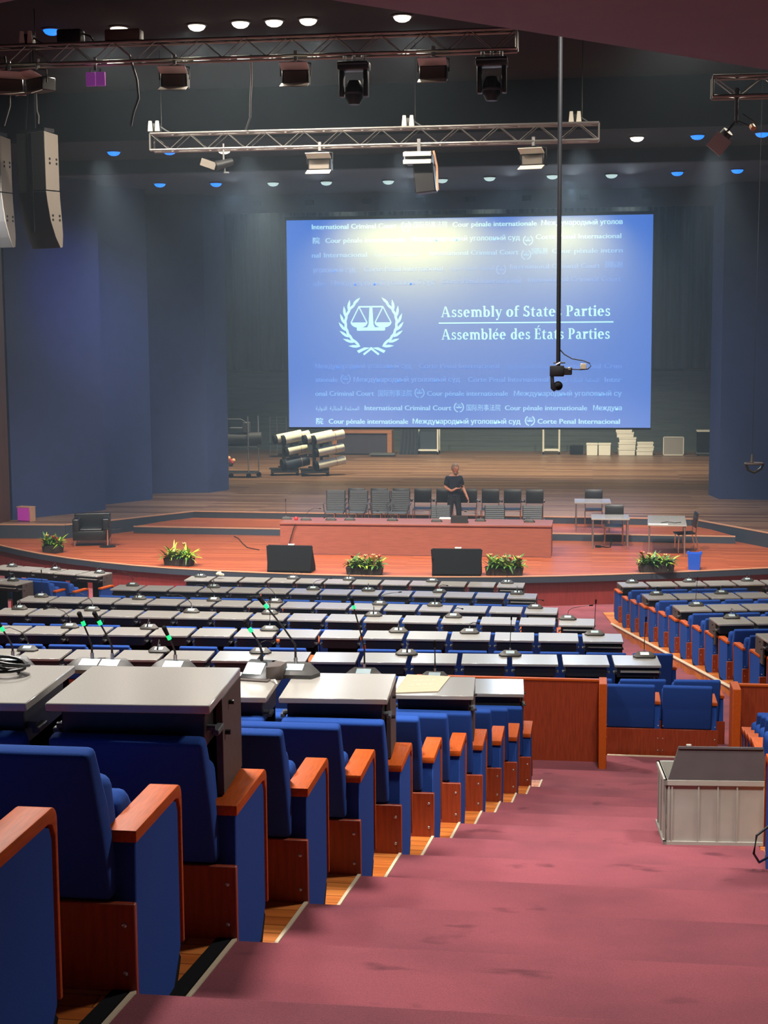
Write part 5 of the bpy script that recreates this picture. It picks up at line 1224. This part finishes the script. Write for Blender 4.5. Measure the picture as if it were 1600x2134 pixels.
# ================================================================== RIGGING
def truss(xa, xb, ytop, Y, label, h=0.31):
    a = aty(xa, ytop[0], Y); c = aty(xb, ytop[1], Y); z = (a.z + c.z) / 2; Lx = c.x - a.x
    t = thing('lighting_truss', label, 'truss', (a.x, Y, z))
    for y in (0, 0.3):
        for zz in (0, -h):
            b = MB(); b.cyl((0, y, zz), (Lx, y, zz), 0.026, n=8); part('chord', b, 'alu', t)
    n_ = int(Lx / 0.36)
    for y in (0, 0.3):
        b = MB(); b.tube([(Lx * i / n_, y, -h if i % 2 else 0) for i in range(n_ + 1)], 0.011, 5); part('bracing', b, 'alu', t)
    for zz in (0, -h):
        b = MB(); b.tube([(Lx * i / n_, 0.3 if i % 2 else 0, zz) for i in range(n_ + 1)], 0.011, 5); part('bracing', b, 'alu', t)
    b = MB()
    for x in (0, Lx): b.cyl((x, 0, 0), (x, 0, -h), 0.02, n=6); b.cyl((x, 0.3, 0), (x, 0.3, -h), 0.02, n=6)
    part('end_frame', b, 'alu', t)
    return a.x, c.x, z, h
T1 = truss(-120, 1076, (96, 63), 25.0, 'long upper lighting truss spanning from the loudspeakers under the dark ceiling')
T2 = truss(312, 1248, (279, 255), 29.0, 'lower lighting truss hanging in front of the stage header')
T3 = truss(1486, 1700, (159, 152), 25.0, 'short lighting truss beneath the mauve ceiling panel edge')
def hoist(x, y, Y, label, top=11.25):
    p = aty(x, y, Y); t = thing('chain_hoist', label, 'hoist', p)
    b = MB(); b.box(-0.11, 0.11, -0.08, 0.1, -0.02, 0.16, 0.02, 2); part('motor', b, 'black', t)
    for s in (-1, 1): b = MB(); b.prism([(s * 0.07 - 0.05, 0.0), (s * 0.07 + 0.05, 0.0), (s * 0.07 + 0.03, 0.2), (s * 0.07 - 0.03, 0.2)], -0.1, -0.06, 'y', 0.006, 1); part('cover', b, 'white', t)
    b = MB(); b.cyl((0.13, 0, 0.1), (0.13, 0, top - p.z), 0.008, n=6); part('chain', b, 'black', t)
    b = MB(); b.tube([(0.1, 0, 0.1), (0.22, 0, 0.02), (0.34, 0, -0.04)], 0.016, 6); part('lead', b, 'rib', t)
hoist(323, 275, 29.1, 'chain hoist with pale covers on the lower truss, loudspeaker end', 11.25); hoist(851, 264, 29.1, 'chain hoist with pale covers at the middle of the lower truss', 11.25); hoist(1198, 256, 29.1, 'chain hoist on the lower truss beside the hanging camera pole', 11.25)
hoist(58, 92, 25.1, 'chain hoist on the upper truss above the loudspeakers', 11.25)
p = aty(258, 88, 25.1); b = MB(); b.box(-0.3, 0.3, -0.1, 0.16, 0, 0.2, 0.02, 2); solo('junction_box', b, 'spkside', 'grey junction box sitting on the upper truss', 'box', p)
p = aty(148, 90, 25.1); b = MB(); b.box(-0.22, 0.2, -0.1, 0.16, 0, 0.22, 0.03, 2); b.tube([(0.2, 0, 0.15), (0.34, 0, 0.1), (0.4, 0, 0.02)], 0.015, 6); solo('dimmer_pack', b, 'black', 'black lamp pack on the upper truss between hoist and junction box', 'box', p)
def flood(tilt=-25, w_=0.5):
    def make():
        t = thing('floodlight', 'x', 'floodlight')
        b = MB(); b.box(-0.03, 0.03, -0.03, 0.03, -0.06, 0.11, 0.006, 1); part('clamp', b, 'steel', t)
        b = MB(); b.tube([(-w_ / 2, 0, -0.3), (-w_ / 2, 0, -0.1), (0, 0, -0.05), (w_ / 2, 0, -0.1), (w_ / 2, 0, -0.3)], 0.012, 6); part('yoke', b, 'black', t)
        b = MB(); b.box(-w_ / 2 + 0.03, w_ / 2 - 0.03, -0.08, 0.2, -0.42, -0.2, 0.015, 1); part('housing', b, 'black', t)
        for z0, z1, y1, mm in ((-0.2, -0.12, -0.3, 'white'), (-0.42, -0.5, -0.3, 'white')):
            b = MB(); b.prism([(-0.08, z0), (y1, z1), (y1, z1 - 0.012), (-0.08, z0 - 0.012)], -w_ / 2 + 0.02, w_ / 2 - 0.02, 'x'); part('barn_door', b, mm, t, 'pale barn door')
        b = MB(); b.box(-w_ / 2 + 0.06, w_ / 2 - 0.06, -0.095, -0.08, -0.4, -0.23); part('lens', b, 'spkside', t)
        return t
    return make
fl = Proto(flood()); FG = 'floodlights hanging under the trusses'
for (x, y, Y, lab, rz) in ((22, 128, 25.1, 'floodlight under the upper truss, nearest the loudspeakers', 30), (82, 128, 25.1, 'floodlight under the upper truss beside the violet lamp', -35), (366, 124, 25.1, 'floodlight under the upper truss, third from the loudspeakers', 5),
                          (618, 116, 25.1, 'floodlight under the upper truss, fourth from the loudspeakers', 3), (904, 106, 25.1, 'floodlight under the upper truss between the two moving-head lamps', 0),
                          (668, 313, 29.1, 'floodlight under the lower truss above the screen emblem', 0), (1112, 301, 29.1, 'floodlight under the lower truss next to the camera pole', -12)):
    p = aty(x, y, Y); T_ = T1 if Y < 27 else T2; fl((p.x, Y - 0.09, T_[2] - T_[3] - 0.03), R_(rz), lab, FG)
def mover():
    t = thing('moving_head', 'x', 'stage lamp')
    b = MB(); b.box(-0.26, 0.26, -0.16, 0.16, -0.2, -0.06, 0.03, 2); part('base', b, 'black', t)
    for x in (-0.15, 0, 0.15): b = MB(); b.cyl((x, 0, -0.06), (x, 0, 0.04), 0.03, n=8); part('clamp', b, 'steel', t)
    for s in (-1, 1): b = MB(); b.box(s * 0.2 - 0.04, s * 0.2 + 0.04, -0.09, 0.09, -0.62, -0.2, 0.02, 2); part('arm', b, 'black', t)
    b = MB(); b.lathe([(0.09, -0.14), (0.14, -0.05), (0.15, 0.12), (0.1, 0.24)], (0, 0, -0.6), 18); part('head', b, 'black', t)
    b = MB(); b.lathe([(0.152, 0.02), (0.158, 0.03), (0.158, 0.05), (0.152, 0.06)], (0, 0, -0.6), 18); part('ring', b, 'rib', t)
    b = MB(); b.box(-0.24, 0.24, -0.17, -0.16, -0.12, -0.1); part('label_strip', b, 'steel', t)
    return t
mv = Proto(mover)
for x, y, lab in ((737, 113, 'moving-head lamp under the upper truss, nearer the loudspeakers'), (1025, 104, 'moving-head lamp under the end of the upper truss near the mauve ceiling')):
    p = aty(x, y, 25.15); mv((p.x, 25.15, T1[2] - T1[3] - 0.05), 0, lab, 'moving-head lamps')
p = aty(198, 122, 25.1); t = thing('violet_lamp', 'violet double-panel lamp hanging under the upper truss', 'stage lamp', (p.x, 25.1, p.z))
b = MB(); b.box(-0.02, 0.02, -0.02, 0.02, -0.2, 0.02); part('clamp', b, 'steel', t)
for s in (-1, 1): b = MB(); b.box(s * 0.085 - 0.08, s * 0.085 + 0.08, -0.02, 0.03, -0.45, -0.22, 0.01, 1); part('panel', b, 'purple', t, 'violet lit panel'); 
for s in (-1, 1): b = MB(); b.cyl((s * 0.085, 0, -0.24), (s * 0.085, 0, -0.17), 0.012, n=6); part('pin', b, 'steel', t)
# projector under the lower truss
p = aty(874, 305, 29.1); t = thing('projector', 'dark projector with pale flaps hanging under the middle of the lower truss', 'projector', (p.x, 29.0, T2[2] - T2[3] - 0.04))
b = MB(); b.box(-0.26, 0.26, -0.2, 0.3, -0.34, -0.14, 0.02, 1); part('flap_housing', b, 'black', t)
for z in (-0.16, -0.3): b = MB(); b.box(-0.26, 0.26, -0.36, -0.2, z - 0.05, z + 0.02, 0.004, 1, Matrix.Rotation(R_(12), 3, 'X'), (0, -0.28, z)); part('flap', b, 'white', t, 'pale flap')
b = MB(); b.prism([(-0.1, -0.34), (0.28, -0.34), (0.34, -0.86), (-0.05, -0.9)], -0.2, 0.2, 'y', 0.02, 1); part('body', b, 'black', t)
b = MB(); b.tube([(0.3, -0.22, -0.12), (0.36, -0.22, -0.4), (0.38, -0.22, -0.85)], 0.022, 6); part('side_rail', b, 'edge', t, 'pale side rail')
b = MB(); b.box(-0.03, 0.03, -0.03, 0.03, -0.14, 0.13); part('clamp', b, 'steel', t)
p = aty(468, 308, 29.1); t = thing('spotlight', 'small spotlight with tilted pale flap under the lower truss', 'stage lamp', (p.x, 29.0, T2[2] - T2[3] - 0.04))
b = MB(); b.cyl((0, 0, -0.2), (0, 0, 0.13), 0.02, n=8); part('clamp', b, 'steel', t)
b = MB(); b.cyl((-0.14, -0.12, -0.3), (0.14, 0.1, -0.2), 0.09, 0.07, 14); part('housing', b, 'black', t)
b = MB(); b.box(-0.42, -0.12, -0.16, -0.14, -0.34, -0.2, 0, 1, Matrix.Rotation(R_(20), 3, 'Y'), (-0.25, -0.15, -0.27)); part('flap', b, 'spkside', t, 'pale tilted flap')
b = MB(); b.cyl((0, 0, -0.42), (0.1, 0, -0.42), 0.02, n=6); b.cyl((0.02, 0, -0.22), (0.02, 0, -0.42), 0.012, n=6); part('tail', b, 'rib', t)
# lamp on a drop pole under the short truss
p = aty(1535, 190, 25.1); t = thing('drop_lamp', 'spotlight with square pale flap on a drop pole under the short truss', 'stage lamp', (p.x, 25.1, p.z))
b = MB(); b.cyl((0, 0, -0.5), (0, 0, 0.05), 0.03, n=8); b.cyl((0, 0, -0.1), (0, 0, 0.03), 0.05, n=8); part('drop_pole', b, 'rib', t)
b = MB(); b.tube([(0.0, 0, -0.45), (0.24, 0, -0.56), (0.3, 0, -0.5), (0.1, 0, -0.36)], 0.014, 6); b.tube([(0.0, 0, -0.45), (-0.2, 0, -0.7)], 0.02, 6); part('bracket', b, 'black', t)
b = MB(); b.box(-0.14, 0.14, -0.02, 0.0, -0.14, 0.14, 0, 1, Matrix.Rotation(R_(40), 3, 'Y'), (0, 0, 0)); o = part('flap', b, 'white', t, 'pale square flap'); o.location = (-0.27, -0.08, -0.82)
b = MB(); b.cyl((-0.12, 0, -0.62), (-0.3, 0.1, -0.82), 0.09, 0.11, 14); part('housing', b, 'black', t)
b = MB(); b.cyl((0.24, -0.04, -0.55), (0.26, -0.1, -0.6), 0.045, n=12); part('amber_lens', b, 'peach', t, 'small amber lens')
# loose cables between trusses
for i, (pts, lab) in enumerate((([(523, 128), (524, 165), (522, 205), (521, 245), (512, 270)], 'grey cable hanging from the upper truss down to the lower truss'),
                   ([(270, 128), (285, 165), (289, 205), (278, 235), (273, 262)], 'dark cable loop hanging from the upper truss near the junction box'),
                   ([(10, 130), (20, 180), (20, 220), (8, 262)], 'pale cable hanging above the loudspeakers'))):
    q = [aty(x, y, 25.15 + (3.9 * k_ / 4 if i == 0 else 0)) for k_, (x, y) in enumerate(pts)]; q[0].z += 0.1; solo('hanging_cable', MB().tube(q, 0.02, 6), 'rib', lab, 'cable')
# ceiling lamps: three rows
def lamp(kind):
    def make():
        t = thing('ceiling_lamp', 'x', 'ceiling lamp')
        b = MB(); b.lathe([(0.17, 0.02), (0.185, 0.0), (0.185, -0.02), (0.165, -0.03)], n=20); part('ring', b, 'rib', t)
        b = MB(); b.lathe([(0.155, -0.015), (0.15, -0.045), (0.12, -0.085), (0.07, -0.11), (0.0005, -0.12)], n=20); part('glass', b, kind, t, {'lampw': 'glowing warm white glass', 'lampt': 'glowing pale teal glass', 'lampb': 'glowing blue glass'}[kind])
        return t
    return make
LP = {k_: Proto(lamp(k_)) for k_ in ('lampw', 'lampt', 'lampb')}
word = {'lampw': 'warm white', 'lampt': 'pale teal', 'lampb': 'blue'}
for rn, zc, lst in (('stage-edge', 9.9, [(333, 386, 'lampb'), (450, 385, 'lampb'), (569, 384, 'lampt'), (680, 382, 'lampt'), (809, 380, 'lampt'), (921, 377, 'lampt'), (1020, 373, 'lampt'), (1151, 369, 'lampt'), (1274, 367, 'lampt'), (1411, 362, 'lampb'), (1536, 357, 'lampb')]),
                   ('middle', 10.2, [(237, 320, 'lampb'), (353, 318, 'lampb'), (467, 316, 'lampw'), (1327, 290, 'lampw'), (1453, 286, 'lampb'), (1588, 281, 'lampb')]),
                   ('upper', 11.25, [(108, 67, 'lampb'), (248, 63, 'lampw'), (410, 58, 'lampw'), (501, 52, 'lampw'), (571, 49, 'lampw'), (642, 46, 'lampw'), (838, 39, 'lampw')])):
    for i, (x, y, k_) in enumerate(lst):
        p = atz(x, y, zc - 0.06)
        LP[k_]((p.x, p.y, zc), 0, f'{word[k_]} ceiling lamp in the {rn} lamp row, {ORD[i + 1]} from the loudspeaker side', f'ceiling lamps of the {rn} row')
# ---- loudspeaker arrays
def line_array(px_, py_, Y, rz, label, sc_=1.0):
    p = aty(px_, py_, Y); t = thing('loudspeaker_array', label, 'loudspeaker', p, R_(rz))
    fr = [(0, 0), (0, -0.9), (0.03, -1.3), (0.10, -1.65), (0.22, -1.95), (0.34, -2.15)]
    bk = [(0.40, -2.13), (0.42, -1.9), (0.40, -1.6), (0.37, -1.25), (0.36, -0.9), (0.36, 0.0)]
    def cut(pts, a, c): return [(y, z) for y, z in pts if a >= z >= c]
    W_ = 0.36
    up_ = [(0, 0), (0, -1.08), (0.36, -1.08), (0.36, -0.04)]
    lo_ = [(0, -1.1)] + [q for q in fr if q[1] < -1.1] + [q for q in bk if q[1] < -1.1] + [(0.365, -1.1)]
    for nm, pr in (('upper_cabinet', up_), ('lower_cabinet', lo_)):
        b = MB(); b.prism(pr, -W_, W_ - 0.004, 'x', 0.006, 1); c = part(nm, b, 'spk', t)
        b = MB(); b.prism(pr, W_ - 0.004, W_ + 0.012, 'x', 0.003, 1); part('side_plate', b, 'spkside', c, 'paler side plate')
        for z in ((-0.5, -0.58) if nm == 'upper_cabinet' else (-1.55, -1.63)):
            for y in (0.12, 0.3): b = MB(); b.cyl((W_ + 0.01, y + (0.04 if z < -1 else 0), z), (W_ + 0.016, y + (0.04 if z < -1 else 0), z), 0.025, n=10); part('rigging_hole', b, 'blackmat', c)
    b = MB(); b.box(-0.04, 0.05, -0.014, 0.0, -1.85, -0.02); part('centre_slot', b, 'blackmat', t)
    b = MB(); b.box(-W_ + 0.02, W_ - 0.02, 0.04, 0.3, 0.0, 0.07); part('bumper', b, 'black', t)
    b = MB(); b.cyl((0.0, 0.15, 0.06), (0.0, 0.15, 11.3 - p.z), 0.012, n=6); b.cyl((-0.25, 0.15, 0.06), (-0.05, 0.15, 1.6), 0.01, n=6); part('chain', b, 'black', t)
    b = MB(); b.tube([(0.1, 0.1, 0.85), (0.11, 0.1, 0.4), (0.15, 0.1, 0.3), (0.14, 0.1, 0.16)], 0.014, 6); part('hook', b, 'steel', t)
line_array(62, 276, 28.0, -24, 'curved grey loudspeaker array hanging by the wooden side wall, nearer the stage middle')
line_array(-34, 284, 29.0, -14, 'curved grey loudspeaker array half outside the picture by the wooden side wall')
# ---- camera on a ceiling pole
PY = 20.0; pt = aty(1165, 300, PY); pb = aty(1163, 762, PY)
t = thing('pole_camera', 'dark camera hanging on a long ceiling pole before the screen', 'camera', (pb.x, PY, pb.z))
b = MB(); b.cyl((0, 0, 0.0), (0, 0, 11.25 - pb.z), 0.028, n=12); part('pole', b, 'black', t)
u = PY / 3150 * 1.01
b = MB(); b.box(-17 * u, 12 * u, -0.06, 0.06, -22 * u, 0, 0.012, 2); b.box(10 * u, 28 * u, -0.04, 0.04, -19 * u, -4 * u, 0.01, 1); b.cyl((-10 * u, 0, 6 * u), (14 * u, 0, 6 * u), 0.012, n=6); part('body', b, 'black', t)
b = MB(); b.prism([(-16 * u, -18 * u), (-9 * u, -20 * u), (-8 * u, -34 * u), (-2 * u, -48 * u), (-8 * u, -53 * u), (-15 * u, -47 * u)], -0.05, 0.05, 'y', 0.01, 2); part('arm', b, 'black', t)
b = MB(); b.sph((0, 0, -41 * u), 9.5 * u, n=18); part('camera_head', b, 'blackmat', t)
b = MB(); b.box(20 * u, 26 * u, -0.05, -0.02, -9 * u, -3 * u, 0.004, 1); b.cyl((-4 * u, -0.03, 2 * u), (4 * u, -0.03, 6 * u), 0.015, n=6); part('connector', b, 'steel', t, 'bare metal connector')
b = MB(); b.tube([(3 * u, 0, 33 * u), (12 * u, 0, 23 * u), (28 * u, 0, 14 * u), (50 * u, 0, 10 * u), (63 * u, 0, 5 * u), (66 * u, 0, -1 * u), (60 * u, 0, -7 * u), (46 * u, 0, -8 * u), (24 * u, 0, -7 * u)], 0.008, 8); part('cable', b, 'dbl', t)
b = MB(); b.box(45 * u, 57 * u, -0.02, 0.02, -7 * u, 4 * u, 0.004, 1); part('cable_tag', b, 'paper', t, 'pale paper tag')
# ---- hanging ring microphone by the side wing
p = aty(1571, 966, 30.0); t = thing('hanging_microphone', 'small dark ring microphone on a thin wire before the blue wing', 'microphone', p)
b = MB(); b.tube([(0.17 * math.cos(i * math.pi / 10), 0.17 * math.sin(i * math.pi / 10), 0.0) for i in range(21)], 0.02, 6); part('ring', b, 'browngrey', t)
b = MB(); b.tube([(-0.16, 0, -0.0), (-0.12, -0.05, -0.12), (0, -0.05, -0.17), (0.12, -0.05, -0.1), (0.17, 0, 0)], 0.03, 6); part('cradle', b, 'black', t)
b = MB(); b.cyl((-0.04, 0, 0.02), (-0.04, 0, 0.18), 0.03, 0.015, 8); part('capsule', b, 'spkside', t)
b = MB(); b.cyl((-0.04, 0, 0.18), (0.0, 0, 10.9 - p.z), 0.004, n=5); part('wire', b, 'black', t)

# ================================================================== HAZE of the stage lights under the ceiling
hb = MB(); hb.box(-18.5, 8.8, 21, 60.5, -0.2, 12.8)
hm = bpy.data.materials.new('thin_haze'); hm.use_nodes = True; nt = hm.node_tree; nt.nodes.remove(nt.nodes['Principled BSDF'])
vs = nt.nodes.new('ShaderNodeVolumeScatter'); vs.inputs['Color'].default_value = (0.6, 0.8, 1.0, 1); vs.inputs['Density'].default_value = 0.0032; vs.inputs['Anisotropy'].default_value = 0.2
nt.links.new(vs.outputs[0], nt.nodes['Material Output'].inputs['Volume'])
ho = link('haze', hb.mesh('haze', hm, False)); tag(ho, 'thin bluish haze hanging under the ceiling around the trusses', 'haze', None, 'stuff')
